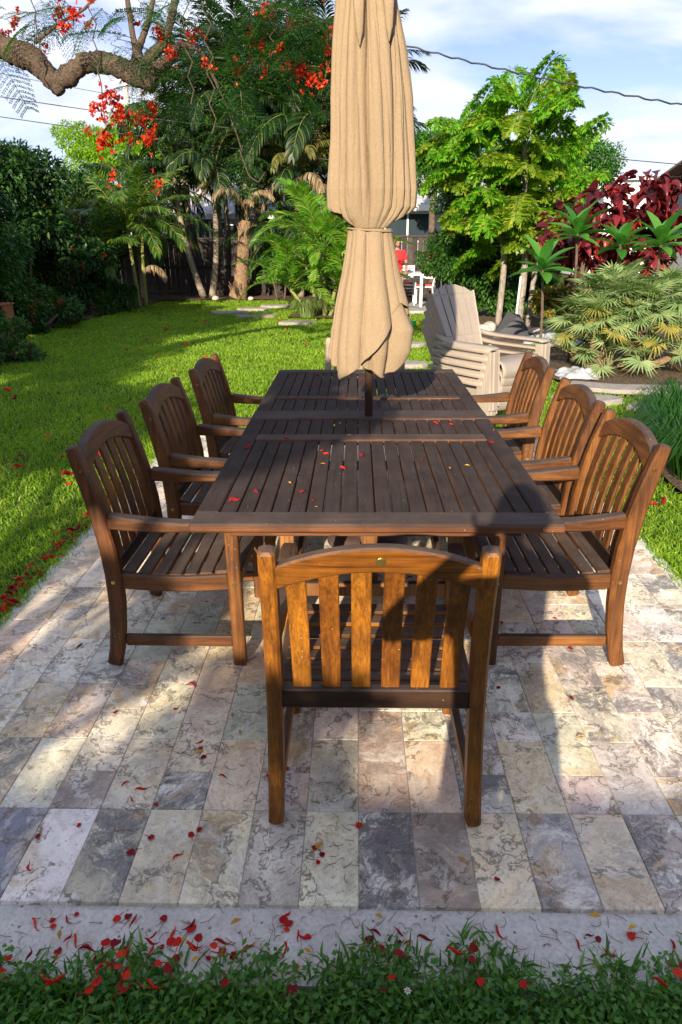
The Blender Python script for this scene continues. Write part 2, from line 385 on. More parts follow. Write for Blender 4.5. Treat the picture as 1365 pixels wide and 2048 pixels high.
BED_A = [(-1.5, 15.0), (-.9, 14.75), (-.3, 14.8), (.1, 15.1), (.25, 15.6), (-.2, 16.0), (-.9, 16.05), (-1.45, 15.6)]
for nm, B in (('mulch_bed', BED_R), ('mulch_bed', BED_P), ('mulch_bed', BED_L), ('mulch_bed', BED_A)):
    tag(poly_sheet(nm, B, .004, M_mulch, .012), kind='structure')
t = Mt('patio slab grey', .85, 0, .2); v = t.tc(); t.col(t.ramp(t.noise(v, 5, 6, .7), (.3, (.26, .25, .25)), (.7, (.42, .41, .4)))); M_slab = t.m
m = MB(); m.box((1.9, 17.1, -.01), (2.2, 2.6, .08), .01); tag(m.build('concrete_slab', M_slab), kind='structure')
# stepping stones
t = Mt('stepping stone', .85, 0, .25); v = t.tc(); n_ = t.noise(v, 14, 7, .7)
t.col(t.ramp(n_, (.3, (.20, .18, .155)), (.7, (.36, .33, .29)))); t.bump(n_, .5, .01); M_step = t.m
def stone(x, y, rx, ry, seed):
    r = random.Random(seed); m = MB(); n = 14; ring = []; top = []
    for k in range(n):
        a = 2*math.pi*k/n; q = r.uniform(.86, 1.1); ring.append((rx*q*math.cos(a), ry*q*math.sin(a)))
    vs = [(a, b, 0) for a, b in ring] + [(a, b, .045) for a, b in ring] + [(a*.93, b*.93, .055) for a, b in ring] + [(0, 0, .057)]
    fs = [(k, (k+1) % n, n+(k+1) % n, n+k) for k in range(n)] + [(n+k, n+(k+1) % n, 2*n+(k+1) % n, 2*n+k) for k in range(n)] + [(2*n+k, 2*n+(k+1) % n, 3*n) for k in range(n)]
    m.add(vs, fs); o = m.build('stepping_stone', M_step, None, False); o.location = (x, y, -.03); return o
STEPS = [(2.33, 6.95, .36, .20, 'pale stepping stone in the grass right behind the third wooden chair on the right'),
         (2.98, 6.62, .34, .17, 'pale stepping stone in the grass above the grass clump at the right edge'),
         (3.72, 6.75, .3, .18, 'stepping stone half out of frame at the right edge of the lawn strip'),
         (.62, 9.1, .34, .18, 'grey stepping stone left of the stacked chairs under the umbrella hem'),
         (.75, 10.9, .36, .2, 'grey stepping stone on the lawn behind the stacked plastic chairs'),
         (.05, 12.2, .36, .2, 'grey stepping stone in the lawn left of the umbrella cloth'),
         (-2.9, 16.05, .42, .22, 'flat stepping stone at the front of the path by the far palms'),
         (-2.45, 16.75, .42, .22, 'second stepping stone of the path towards the far fence'),
         (-2.0, 17.5, .42, .24, 'farthest stepping stone of the path near the fence'),
         (-2.2, 15.2, .46, .2, 'stepping stone in shade left of the potted palm bed'),
         (-1.2, 13.9, .4, .2, 'stepping stone in front of the clump of feathery palms')]
for i, (x, y, rx, ry, lb) in enumerate(STEPS):
    tag(stone(x, y, rx, ry, i), lb, 'stepping stone', 'stepping stones across the lawn')
# pale curved edging behind the strip of lawn
m = MB()
m.sweep([(2.35, 7.62, .012), (2.8, 7.42, .012), (3.4, 7.34, .012), (4.1, 7.38, .012), (5.2, 7.25, .012)], (0, 0, 1), .05, .34, .01)
tag(m.build('stone_edging', M_step), 'curved pale stone edging between the lawn strip and the fan palm bed', 'edging')
# ---------------------------------------------------------------- wooden table
LITC, DRKC, WTH = (.39, .145, .009), (.11, .034, .005), (.036, .025, .019)
W_X = wood('varnished wood x', LITC, DRKC, WTH, 0); W_Y = wood('varnished wood y', LITC, DRKC, WTH, 1); W_Z = wood('varnished wood z', LITC, DRKC, WTH, 2)
TTH = (.016, .0128, .0115)
T_X = wood('table wood x', (.24, .09, .025), (.11, .04, .012), (.030, .023, .019), 0, .58); T_Y = wood('table wood y', (.20, .08, .025), (.08, .03, .012), TTH, 1, .62)
T_Y.node_tree.nodes['Principled BSDF'].inputs['Specular IOR Level'].default_value = .3
W_D = wood('dark brown wood', (.050, .020, .008), (.022, .010, .005), WTH, 0)  # much darker brown tone, used for the lower back rail
T_F = wood('table leg wood', (.46, .22, .06), (.26, .11, .03), WTH, 2)
M_brass = flat('brass', (.75, .52, .18), .3, 1.0, .15, 40, 0)
TZ = .73; XC = .052
table = empty('wooden_table', (XC, 3.29, 0)); tag(table, 'long dark wooden extension table with slatted top, umbrella pole through its middle', 'table')
def tl(p): return (p[0]-XC, p[1]-3.29, p[2])
def tbar(name, p0, p1, side, w_, h_, mat, ch=.003, mid=None):
    m = MB(); pts = [p0] + (mid or []) + [p1]; m.sweep([tl(p) for p in pts], side, w_, h_, ch); return m.build(name, mat, table)
YN, YF = 1.945, 4.64; XL, XR = -.532, .640; th = .028; zc = TZ-th/2
tbar('end_rail', (XL-.002, YN+.055, zc), (XR+.002, YN+.055, zc), (0, 1, 0), .110, th+.004, T_X, .008)
tbar('end_rail', (XL, YF-.055, zc), (XR, YF-.055, zc), (0, 1, 0), .110, th, T_X, .006)
for x in (XL+.037, XR-.037):
    for y0, y1 in ((YN+.110, 3.279), (3.456, YF-.112)):
        tbar('side_rail', (x, y0+.001, zc), (x, y1, zc), (1, 0, 0), .074, th, T_Y, .005)
tbar('cross_rail', (XL, 3.368, zc+.002), (XR, 3.368, zc+.002), (0, 1, 0), .170, th, T_X, .004)
for y, w_ in ((2.948, .088), (3.765, .055)):
    tbar('cross_rail', (XL+.076, y, zc+.003), (XR-.076, y, zc+.003), (0, 1, 0), w_, th, T_X, .004)
slx0, slx1 = XL+.076, XR-.076; pit = (slx1-slx0)/18
for y0, y1 in ((2.057, 2.902), (2.994, 3.281), (3.455, 3.736), (3.794, 4.528)):
    for k in range(18):
        x = slx0+(k+.5)*pit
        o = tbar('slat', (x, y0, zc-.001), (x, y1, zc-.001), (1, 0, 0), pit-.0058, th-.006, T_Y, .0025)
        o.location.z = random.uniform(-.0008, .0008)
for y, dy in ((2.03, 1), (4.55, -1)):
    tbar('apron', (XL+.10, y+dy*.06, .665), (XR-.10, y+dy*.06, .665), (0, 0, 1), .065, .022, T_X)
for x in (XL+.11, XR-.11):
    tbar('apron', (x, 2.11, .665), (x, 4.47, .665), (0, 0, 1), .065, .022, T_Y)
for y in (2.50, 4.15):
    for x in (-.285, .389):
        tbar('leg', (x, y, 0), (x, y, .70), (1, 0, 0), .058, .058, T_F, .004)
    tbar('stretcher', (-.256, y+.02, .20), (.360, y+.02, .20), (0, 0, 1), .06, .028, T_F)
for x in (-.285, .389): tbar('stretcher', (x, 2.53, .13), (x, 4.12, .13), (0, 0, 1), .06, .028, T_F)
tbar('center_support', (XC, 2.96, .01), (XC, 2.96, .70), (1, 0, 0), .085, .03, T_F, .004)
tbar('center_support', (XC, 3.62, .01), (XC, 3.62, .70), (1, 0, 0), .085, .03, T_F, .004)
# ---------------------------------------------------------------- wooden armchairs
def lerp(a, b, q): return a+(b-a)*q
POST = [(0, 0), (.018, .07), (.032, .16), (.042, .27), (.044, .38), (.036, .50), (.018, .62), (-.006, .73), (-.030, .82), (-.048, .885)]
def post_y(z):
    for (y0, z0), (y1, z1) in zip(POST, POST[1:]):
        if z <= z1: return lerp(y0, y1, (z-z0)/(z1-z0))
    return POST[-1][0]
def make_chair():
    c = empty('wooden_armchair')
    HX = .270
    def part(name, m, mat): return m.build(name, mat, c)
    def bar(name, pts, side, w_, h_, mat, ch=.004):
        m = MB(); m.sweep(pts, side, w_, h_, ch); return part(name, m, mat)
    for s in (-1, 1):
        n = len(POST); pts = [(s*lerp(.281, .262, z/.885), y, z) for y, z in POST]
        bar('back_leg', pts, (1, 0, 0), [.042]*n, [.054, .056, .058, .06, .062, .062, .06, .056, .05, .042], W_Z, .007)
        bar('front_leg', [(s*.272, .497, 0), (s*.270, .497, .3), (s*.268, .497, .578)], (1, 0, 0), .042, .048, W_Z, .004)
        pts = [(s*.268, .050, .606), (s*.271, .12, .599), (s*.274, .22, .592), (s*.275, .33, .590), (s*.274, .44, .596), (s*.272, .535, .607), (s*.271, .565, .611)]
        bar('arm', pts, (1, 0, 0), [.042, .05, .056, .058, .058, .055, .05], [.058, .052, .042, .034, .032, .034, .03], W_Y, .007)
        pts = [(s*.266, .070, .362), (s*.266, .2, .352), (s*.266, .32, .352), (s*.266, .474, .362)]
        bar('seat_rail', pts, (1, 0, 0), .03, .062, W_Y)
        bar('side_stretcher', [(s*.272, .055, .105), (s*.272, .474, .105)], (1, 0, 0), .024, .046, W_Y)
        for (y, z, dx) in ((.043, .365, .021), (.497, .36, .0215), (-.018, .80, .0225)):
            m = MB(); zz = lerp(.281, .262, z/.885)
            m.tube([(s*(zz+dx-.004), y, z), (s*(zz+dx+.0015), y, z)], .0075, 10)
            if z < .7 or True: part('bolt', m, M_brass)
    # seat slats, dished
    for k in range(8):
        q = k/7; y = lerp(.095, .505, q); z = .392 - .020*math.sin(math.pi*min(1, q*1.05)) + .012*q
        hw_ = .250 if k < 7 else .245
        m = MB(); tilt = lerp(-.12, .10, q); a = Vector((-hw_, y, z)); b = Vector((hw_, y, z))
        m.sweep([(-hw_-.014, y, z), (hw_+.014, y, z)], (0, math.cos(tilt), math.sin(tilt)), .0475, .016, .003)
        part('seat_slat', m, W_X)
    bar('front_rail', [(-.248, .497, .345), (.248, .497, .345)], (0, 1, 0), .026, .055, W_X)
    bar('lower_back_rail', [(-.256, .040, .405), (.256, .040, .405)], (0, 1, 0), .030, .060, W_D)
    # crest rail: an arched plank between the posts, leaning with them
    m = MB(); n = 25; vs = []
    for i in range(n):
        q = i/(n-1)*2-1; x = q*.246
        zt = .897-.060*abs(q)**2.1; zb = .827-.058*abs(q)**2.0
        bow = -.006*(1-q*q)
        for z, dy in ((zb, -.016), (zb+.004, -.019), (zt-.006, -.019), (zt, -.013), (zt, .011), (zt-.006, .017), (zb+.004, .017), (zb, .014)):
            vs.append((x, post_y(z)+bow+dy, z))
    fs = [(i*8+k, (i+1)*8+k, (i+1)*8+(k+1) % 8, i*8+(k+1) % 8) for i in range(n-1) for k in range(8)]
    fs += [tuple(range(8)), tuple((n-1)*8+k for k in range(7, -1, -1))]
    m.add(vs, fs); part('crest_rail', m, W_X)
    m = MB(); yy = post_y(.862)-.0255; m.tube([(.004, yy+.004, .862), (.004, yy-.0015, .862)], .0125, 20); m.tube([(.004, yy-.001, .862), (.004, yy-.003, .862)], .0085, 20)
    md = part('medallion', m, M_brass)
    for k in range(6):
        q = (k-2.5)/2.5
        xb = q*.197; xt = q*.199; pts = []
        for i in range(7):
            z = lerp(.432, .835-.058*abs(xt/.246)**2.0, i/6); pts.append((lerp(xb, xt, i/6), post_y(z)+.006-.006*(i/6), z))
        m = MB(); m.sweep(pts, (1, 0, 0), .050, .013, .0025); part('back_slat', m, W_Z)
    return c
ch0 = make_chair()
CH = [(.045, 1.488, 0, 'wooden armchair in the foreground seen from behind at the near end of the table'),
      (-.958, 2.545, -90.5, 'wooden armchair on the left side of the table nearest the viewer'),
      (-.918, 3.285, -91, 'wooden armchair in the middle of the left side of the table'),
      (-.868, 4.055, -92, 'wooden armchair on the left side of the table farthest from the viewer'),
      (1.008, 2.560, 90.5, 'wooden armchair on the right side of the table nearest the viewer'),
      (1.012, 3.235, 90, 'wooden armchair in the middle of the right side of the table'),
      (1.018, 4.075, 90, 'wooden armchair on the right side beside the stacked plastic chairs'),
      (.050, 4.98, 178.5, 'greyed wooden armchair at the far end of the table behind the umbrella')]
SIDE = {}; W_S = {q: wood('browner wood '+q, (.25, .095, .016), (.085, .030, .008), (.036, .026, .020), 'xyz'.index(q)) for q in 'xyz'}
for i, (x, y, a, lb) in enumerate(CH):
    o = ch0 if i == 0 else copy_tree(ch0)
    o.location = (x, y, 0); o.rotation_euler = (0, 0, math.radians(a))
    tag(o, lb, 'chair', 'wooden armchairs round the table')
    if i == 7:
        WG = wood('weathered wood', (.36, .27, .20), (.24, .18, .14), (.2, .17, .15), 2)
        for k in o.children:
            me = k.data.copy(); me.materials.clear(); me.materials.append(WG); k.data = me
    elif i > 0:
        for k in o.children:      # the side chairs get a browner wood than the near one
            src = k.data; key = src.name
            if src.materials[0].name.startswith('varnished'):
                if key not in SIDE: m2 = src.copy(); nm_ = src.materials[0].name; m2.materials.clear(); m2.materials.append(W_S[nm_[-1]]); SIDE[key] = m2
                k.data = SIDE[key]
# ---------------------------------------------------------------- umbrella
UX, UY = .052, 3.335
umb = empty('patio_umbrella', (UX, UY, 0)); tag(umb, 'closed beige patio umbrella tied at its waist, standing through the table', 'umbrella')
M_pole = flat('bronze pole', (.16, .10, .065), .35, .7, .12, 20, .05)
m = MB(); m.tube([(0, 0, .06), (0, 0, 2.95)], .0195, 20); m.build('pole', M_pole, umb, True)
M_base = flat('base iron', (.11, .07, .06), .55, .3, .3, 14, .4)
m = MB(); m.lathe([(.215, 0), (.222, .012), (.215, .03), (.19, .042), (.185, .050), (.12, .058), (.05, .066), (.042, .12), (.036, .20), (.030, .21)], (0, .11, .0), 48); bo = m.build('base', M_base, umb, True)
# move base under the pole
for v_ in bo.data.vertices: v_.co.y -= .0
m = MB(); m.lathe([(.03, 2.93), (.035, 2.96), (.02, 3.0), (.024, 3.02), (.012, 3.06), (.002, 3.08)], (0, 0, 0), 16); m.build('finial', M_pole, umb, True)
t = Mt('beige canvas', .85, 0, .2); v = t.tc()
w1 = t.noise(t.mapping(v, (340, 340, 90)), 1, 3, .7); w2 = t.noise(t.mapping(v, (120, 120, 420)), 1, 3, .7)
c = t.mix(t.ramp(t.math('MULTIPLY', t.math('ADD', w1, w2), .5), (.32, 0.0), (.68, 1.0)), (.25, .178, .105), (.385, .29, .185))
c = t.mix(t.ramp(t.noise(v, 5, 5, .6), (.35, .25), (.6, 0.0)), c, (.26, .185, .11))
wr = t.noise(t.mapping(v, (9, 9, 2.2)), 1.6, 5, .6, 1.2)
t.col(c); t.bump(t.math('ADD', t.math('MULTIPLY', w1, .12), wr), .55, .012)
tr = t.node('ShaderNodeBsdfTranslucent'); t.L.new(c, tr.inputs[0]); ms = t.node('ShaderNodeMixShader'); ms.inputs[0].default_value = .14
t.L.new(t.b.outputs[0], ms.inputs[1]); t.L.new(tr.outputs[0], ms.inputs[2]); t.L.new(ms.outputs[0], t.N['Material Output'].inputs[0])
M_canvas = t.m
class Folds:
    """irregular pleats: valley lines that wander as they run down the cloth"""
    def __init__(s, seed, n):
        r = np.random.default_rng(seed); g = r.uniform(.45, 1.6, n); s.a = np.cumsum(g/g.sum()*2*np.pi); s.n = n
        s.b = r.uniform(.03, .16, n); s.c = r.uniform(1.5, 4, n); s.d = r.uniform(0, 6, n); s.w = r.uniform(.6, 1.3, n)
    def __call__(s, TH, z):
        A = s.a + s.b*np.sin(s.c*z+s.d); o = np.argsort(A % (2*np.pi)); A = (A % (2*np.pi))[o]; W_ = s.w[o]
        T = TH % (2*np.pi); k = np.searchsorted(A, T) % s.n; hi = A[k]; lo = A[(k-1) % s.n]; gap = (hi-lo) % (2*np.pi); q = ((T-lo) % (2*np.pi))/np.maximum(gap, 1e-4)
        sk = q**(.7+.5*W_[k]); return (np.sin(np.pi*np.clip(sk, 0, 1))**.45-.66)*np.sqrt(gap*s.n/6.28)*W_[k]
def cloth(name, prof, hem, seed, amps, nth=420, nz=120, twist=.3, thick=.0025):
    """prof: list (z, rx, ry, fold depth, x shift) from top down; hem: theta -> lowest z"""
    TH = np.linspace(0, 2*math.pi, nth, endpoint=False)
    pz, rx, ry, fd, cxs = [np.array([p[j] if len(p) > j else 0 for p in prof])[::-1] for j in range(5)]
    V = np.zeros((nz, nth, 3)); ztop = pz[-1]; h = hem(TH); FO = [(Folds(seed*10+j, n), a) for j, (n, a) in enumerate(amps)]
    rr_ = np.random.default_rng(seed); wv = [(rr_.uniform(1, 4), rr_.uniform(3, 9), rr_.uniform(0, 6), rr_.uniform(.002, .005)) for _ in range(6)]
    for i in range(nz):
        q = i/(nz-1); z = ztop + (h-ztop)*q; zm = float(np.mean(z))
        RX = np.interp(z, pz, rx); RY = np.interp(z, pz, ry); FD = np.interp(z, pz, fd); CX = np.interp(z, pz, cxs)
        f = sum(a*F_(TH+twist*.12*(zm-ztop), zm) for F_, a in FO)
        R = 1+FD*f; w_ = sum(a*np.sin(round(k)*TH+c*z+p) for k, c, p, a in wv)
        V[i, :, 0] = CX + (RX*R+w_)*np.cos(TH); V[i, :, 1] = (RY*R+w_)*np.sin(TH); V[i, :, 2] = z
    for _ in range(2): V = (np.roll(V, 1, 1)+2*V+np.roll(V, -1, 1))/4
    idx = np.arange(nz*nth).reshape(nz, nth); nx = np.roll(idx, -1, 1)
    F = np.stack([idx[:-1].ravel(), idx[1:].ravel(), nx[1:].ravel(), nx[:-1].ravel()], 1)
    o = link(name, np_mesh(name, V.reshape(-1, 3), F, True, [M_canvas]), umb)
    md = o.modifiers.new('thickness', 'SOLIDIFY'); md.thickness = thick; md.offset = 0
    return o
AMPS = [(9, .30), (16, .15), (31, .05)]
pi = math.pi
def hem_up(TH):   # upper shell: long flaps left and right end above the strap, tucked in to it in front
    c = np.cos(TH)
    h = 1.592 + .075*np.clip((np.abs(c)-.62)/.38, 0, 1)**1.2
    return h
def shell_up():
    prof = [(2.86, .03, .03, .1), (2.72, .070, .07, .3, -.02), (2.5, .096, .10, .8, -.014), (2.42, .104, .105, .9, -.010), (2.28, .128, .112, 1.0, -.002), (2.1, .152, .118, 1.05, .002), (1.9, .166, .118, 1.1, .006), (1.75, .174, .112, 1.05, .010), (1.68, .172, .100, .9, .010), (1.64, .148, .092, .7, .004), (1.61, .112, .082, .5, .002), (1.592, .096, .075, .4, 0)]
    return cloth('canopy_cover', prof, hem_up, 3, AMPS, 640, 200, .5)
def hem_low(TH):
    # TH -pi/2 faces the viewer; pi / -pi left; 0 right
    T = (TH+pi) % (2*pi)-pi
    a = np.interp(T, [-pi, -2.7, -2.35, -2.1, -1.6, -1.25, -1.0, -.6, -.1, .5, 1.6, 2.4, pi], [1.06, .98, .935, .95, 1.04, 1.13, 1.22, 1.28, 1.22, 1.1, .98, 1.0, 1.06])
    return a + .004*np.sin(T*14)
shell_up()
lowp = [(1.592, .094, .074, .38, 0), (1.56, .095, .076, .5), (1.5, .104, .084, .6, .002), (1.4, .124, .098, .62, .004), (1.28, .158, .118, .7, .008), (1.17, .182, .130, .7, .010), (1.05, .192, .137, .7, .0), (.9, .192, .138, .6, -.006)]
cloth('canopy_skirt', lowp, hem_low, 8, [(9, .30), (14, .13)], 640, 170, .6)
def hem_in(TH):
    T = (TH+pi) % (2*pi)-pi
    return np.interp(T, [-pi, -2.4, -1.8, -1.45, -1.15, -.8, -.45, -.1, .4, 1.5, pi], [1.1, 1.06, .985, .95, .94, .965, 1.03, 1.17, 1.1, 1.0, 1.1]) + .006*np.sin(T*11)
cloth('inner_flap', [(1.5, .05, .05, .3, .01), (1.3, .13, .10, .6, .01), (1.15, .182, .115, .8, .020), (1.05, .172, .110, .9, .016), (.95, .12, .09, .9, .02)], hem_in, 21, [(6, .3), (9, .2)], 420, 90, .8)
# V shaped tucks near the top
m = MB()
rr = [(.1005+.002*math.sin(k*1.9), .080+.002*math.sin(k*2.7)) for k in range(49)]
m.tube([(rr[k % 48][0]*math.cos(2*pi*k/48), rr[k % 48][1]*math.sin(2*pi*k/48), 1.588-.008*math.cos(2*pi*k/48+.3)) for k in range(49)], .0045, 8)
m.build('tie_strap', M_canvas, umb, True)
for sx, a_, z0 in ((-.045, -1.95, 2.26), (.075, -1.05, 2.275)):
    m = MB(); x0 = .135*math.cos(a_); y0 = .122*math.sin(a_)
    m.sweep([(x0-.012, y0+.02, z0+.34), (x0-.004, y0-.006, z0+.16), (x0, y0-.016, z0+.05), (x0+.001, y0-.013, z0)], (1, 0, 0), [.060, .045, .028, .006], [.03, .03, .026, .008], .006)
    m.build('rib_pocket', M_canvas, umb, True)
# ---------------------------------------------------------------- stack of moulded plastic deck chairs
t = Mt('taupe resin', .42, 0, .45); v = t.tc()
t.col(t.mix(t.noise(v, 9, 5, .6), (.26, .215, .172), (.37, .315, .255))); t.bump(t.noise(v, 260, 3), .12, .0008); M_resin = t.m
def adirondack():
    """facing -y locally; width along x"""
    c = empty('plastic_deck_chair')
    # back: fan of five slats, reclined
    by, bz, ang = .18, .24, math.radians(24)
    def bp(u, h, d=0):   # u across, h up along the back
        y = by + h*math.sin(ang) - d*math.cos(ang) + .35*u*u*-.6; z = bz + h*math.cos(ang) + d*math.sin(ang)*0
        return (u, y, z)
    H = [.86, .905, .92, .905, .86]
    for k in range(5):
        q0, q1 = (k-2.5)/2.5, (k-1.5)/2.5
        nseg = 8; vs = []
        for i in range(nseg+1):
            f = i/nseg
            wb = lerp(.175, .262, f); g = .0085
            u0, u1 = q0*wb + (g if k > 0 else 0), q1*wb - (g if k < 4 else 0)
            e0 = f*(.735-.095*abs(q0)**2.4); e1 = f*(.735-.095*abs(q1)**2.4)
            for u, e in ((u0, e0), (u1, e1)):
                vs.append(bp(u, e)); 
            for u, e in ((u1, e1), (u0, e0)):
                x_, y_, z_ = bp(u, e); vs.append((x_, y_+.014, z_-.005))
        m = MB(); fs = [(i*4+j, i*4+(j+1) % 4, i*4+4+(j+1) % 4, i*4+4+j) for i in range(nseg) for j in range(4)]
        fs += [(3, 2, 1, 0), tuple(nseg*4+j for j in range(4))]
        m.add(vs, fs); m.build('back_slat', M_resin, c)
    # links between the slats and the folded rims of the back
    m = MB()
    for hh, d in ((.30, .0), (.70, .0)):
        for k in range(10):
            q0, q1 = -1+k*.2, -1+(k+1)*.2; wb = lerp(.175, .262, hh/.72)
            a, b = bp(q0*wb*.99, hh*.9), bp(q1*wb*.99, hh*.9)
            m.sweep([(a[0], a[1]+.010, a[2]), (b[0], b[1]+.010, b[2])], (0, 0, 1), .05, .010, .002)
    for s in (-1, 1):
        pts = []
        for i in range(9):
            f = i/8; a = bp(s*lerp(.175, .258, f), f*.66); pts.append((a[0]+s*.004, a[1]+.03, a[2]))
        m.sweep(pts, (1, 0, 0), .012, .075, .003)
    m.build('back_rim', M_resin, c)
    # seat shell
    m = MB(); n = 12; vs = []
    prof = [(-.36, .235), (-.375, .27), (-.37, .31), (-.345, .345), (-.30, .365), (-.20, .362), (-.05, .335), (.08, .30), (.18, .275), (.22, .285)]
    for y, z in prof:
        for i in range(n+1):
            u = i/n*2-1; vs.append((u*.255, y, z + .018*abs(u)**3 - .0))
    b = len(vs)
    vs += [(x, y+.012*(1 if z < .33 and y < -.3 else 0), z-.012) for x, y, z in vs]
    R_ = len(prof); fs = []
    for j in range(R_-1):
        for i in range(n):
            a = j*(n+1)+i; fs.append((a, a+1, a+n+2, a+n+1)); fs.append((b+a, b+a+n+1, b+a+n+2, b+a+1))
    for j in range(R_-1):
        a = j*(n+1); fs.append((a, a+n+1, b+a+n+1, b+a)); a += n; fs.append((a, b+a, b+a+n+1, a+n+1))
    for i in range(n):
        fs.append((i, b+i, b+i+1, i+1)); a = (R_-1)*(n+1)+i; fs.append((a, a+1, b+a+1, b+a))
    m.add(vs, fs); m.build('seat', M_resin, c, True)
    for s in (-1, 1):
        m = MB()   # arm: wide flat paddle running into the back and the front leg
        pts = [(s*.262, .37, .515), (s*.285, .26, .498), (s*.318, .16, .487), (s*.330, .0, .485), (s*.332, -.16, .486), (s*.330, -.29, .486), (s*.328, -.335, .478)]
        m.sweep(pts, (1, 0, 0), [.03, .06, .095, .11, .115, .115, .11], [.04, .03, .024, .022, .022, .022, .018], .006)
        m.sweep([(s*.372, .25, .475), (s*.384, .1, .468), (s*.386, -.1, .466), (s*.384, -.325, .464)], (1, 0, 0), .008, .034, .002)
        m.build('arm', M_resin, c, True)
        m = MB()   # front leg: broad fluted panel
        for dx, w_, dy in ((0, .050, -.012), (-.042, .034, 0), (.040, .034, 0)):
            m.sweep([(s*.325+dx*.75, -.37+dy+.02, 0), (s*.326+dx*.85, -.345+dy+.01, .25), (s*.328+dx, -.322+dy, .462)], (1, 0, 0), w_, .026, .006)
        m.sweep([(s*.375, -.32, .0), (s*.378, -.30, .46)], (1, 0, 0), .010, .075, .003)
        m.sweep([(s*.272, -.33, .03), (s*.278, -.30, .46)], (1, 0, 0), .010, .075, .003)
        m.build('front_leg', M_resin, c)
        m = MB()   # rear leg and side rail
        m.sweep([(s*.275, .44, 0), (s*.268, .36, .14), (s*.258, .24, .30), (s*.255, .18, .40)], (1, 0, 0), .03, [.05, .055, .06, .05], .006)
        m.sweep([(s*.300, -.30, .26), (s*.275, .0, .22), (s*.262, .26, .20)], (1, 0, 0), .02, .07, .004)
        m.build('rear_leg', M_resin, c)
    return c
ad0 = adirondack()
ADLB = ['bottommost chair of the stacked taupe plastic deck chairs', 'second chair from the bottom of the taupe plastic deck chair stack', 'middle chair of the stack of five taupe plastic deck chairs',
        'second chair from the top of the taupe plastic deck chair stack', 'topmost taupe plastic deck chair of the stack, its fan back half in shade']
ADX, ADY, ADR = 1.10, 5.86, math.radians(40)
for i in range(5):
    o = ad0 if i == 0 else copy_tree(ad0)
    bk = -.012*(4-i)
    o.location = (ADX + math.sin(ADR)*bk, ADY - math.cos(ADR)*bk, .066*i); o.rotation_euler = (0, 0, ADR)
    tag(o, ADLB[i], 'chair', 'stacked plastic deck chairs')
# ---------------------------------------------------------------- fence
M_fence = [wood('fence stain %d' % i, c, tuple(q*.6 for q in c), tuple(q*1.3 for q in c), 2, .75, .3) for i, c in enumerate([(.075, .060, .055), (.095, .078, .070), (.062, .050, .047)])]
def board_fence(x0, y0, x1, y1, h, label, cols=M_fence, bw=.145):
    L_ = math.hypot(x1-x0, y1-y0); a = math.atan2(y1-y0, x1-x0); f = empty('wooden_fence', (x0, y0, 0), a)
    tag(f, label, 'fence'); n = int(L_/bw)
    meshes = []
    for k in range(3):
        m = MB(); m.box((bw/2, 0, h/2), (bw-.008, .022, h-.04), .003); meshes.append(m.mesh('board', cols[k]))
    r = random.Random(int(x0*10+y0))
    for i in range(n):
        o = link('board', r.choice(meshes), f); o.location = (i*bw, r.uniform(-.004, .004), 0); o.rotation_euler = (0, r.uniform(-.004, .004), 0)
    for z, d in ((h-.02, .09), (h*.5, .04), (.12, .04)):
        m = MB(); m.box((n*bw/2, -.028 if d < .05 else 0, z), (n*bw, d*.8, .045 if d > .05 else .08), .003); m.build('rail', cols[0], f)
    pm = MB(); pm.box((0, -.07, h/2+.01), (.095, .09, h+.05), .004); pme = pm.mesh('post', cols[1])
    for i in range(int(L_/2.3)+1):
        o = link('post', pme, f); o.location = (min(i*2.3, L_-.1), 0, 0)
    return f
board_fence(-9.5, 20.9, .4, 20.9, 1.58, 'dark brown board fence at the back of the lawn behind the palm trunks')
board_fence(.75, 19.7, 2.35, 19.7, 1.60, 'dark brown board fence behind the person in red')
GREY = [flat('grey fence %d' % i, c, .8) for i, c in enumerate([(.16, .145, .14), (.19, .17, .165), (.14, .125, .12)])]
board_fence(2.35, 19.5, 2.55, 14.9, 1.60, 'grey board fence panel turned towards the viewer right of the white table', GREY)
# ---------------------------------------------------------------- houses
t = Mt('stucco pale', .9, 0, .2); v = t.tc(); t.col(t.mix(t.noise(v, 3, 6, .6), (.34, .36, .39), (.44, .46, .48))); t.bump(t.noise(v, 90, 3), .3, .005); M_stuc = t.m
t = Mt('stucco dark', .9, 0, .2); v = t.tc(); t.col(t.mix(t.noise(v, 3, 6, .6), (.10, .12, .14), (.15, .17, .19))); M_stuc2 = t.m
M_white = flat('white paint', (.74, .74, .73), .5, 0, .06)
M_glass = Mt('window glass', .08, 0, .9).col((.03, .045, .055)).m
M_blind = flat('blind', (.25, .30, .30), .6)
def roof_mat(name, c):
    t = Mt(name, .9, 0, .2); v = t.tc(); n = t.noise(v, 30, 4, .7); t.col(t.mix(n, tuple(q*.7 for q in c), tuple(min(1, q*1.3) for q in c))); t.bump(n, .5, .01); return t.m
M_rb = roof_mat('blue grey shingle', (.13, .17, .23)); M_rw = roof_mat('pale shingle', (.42, .43, .45)); M_rt = roof_mat('brown shingle', (.20, .14, .10))
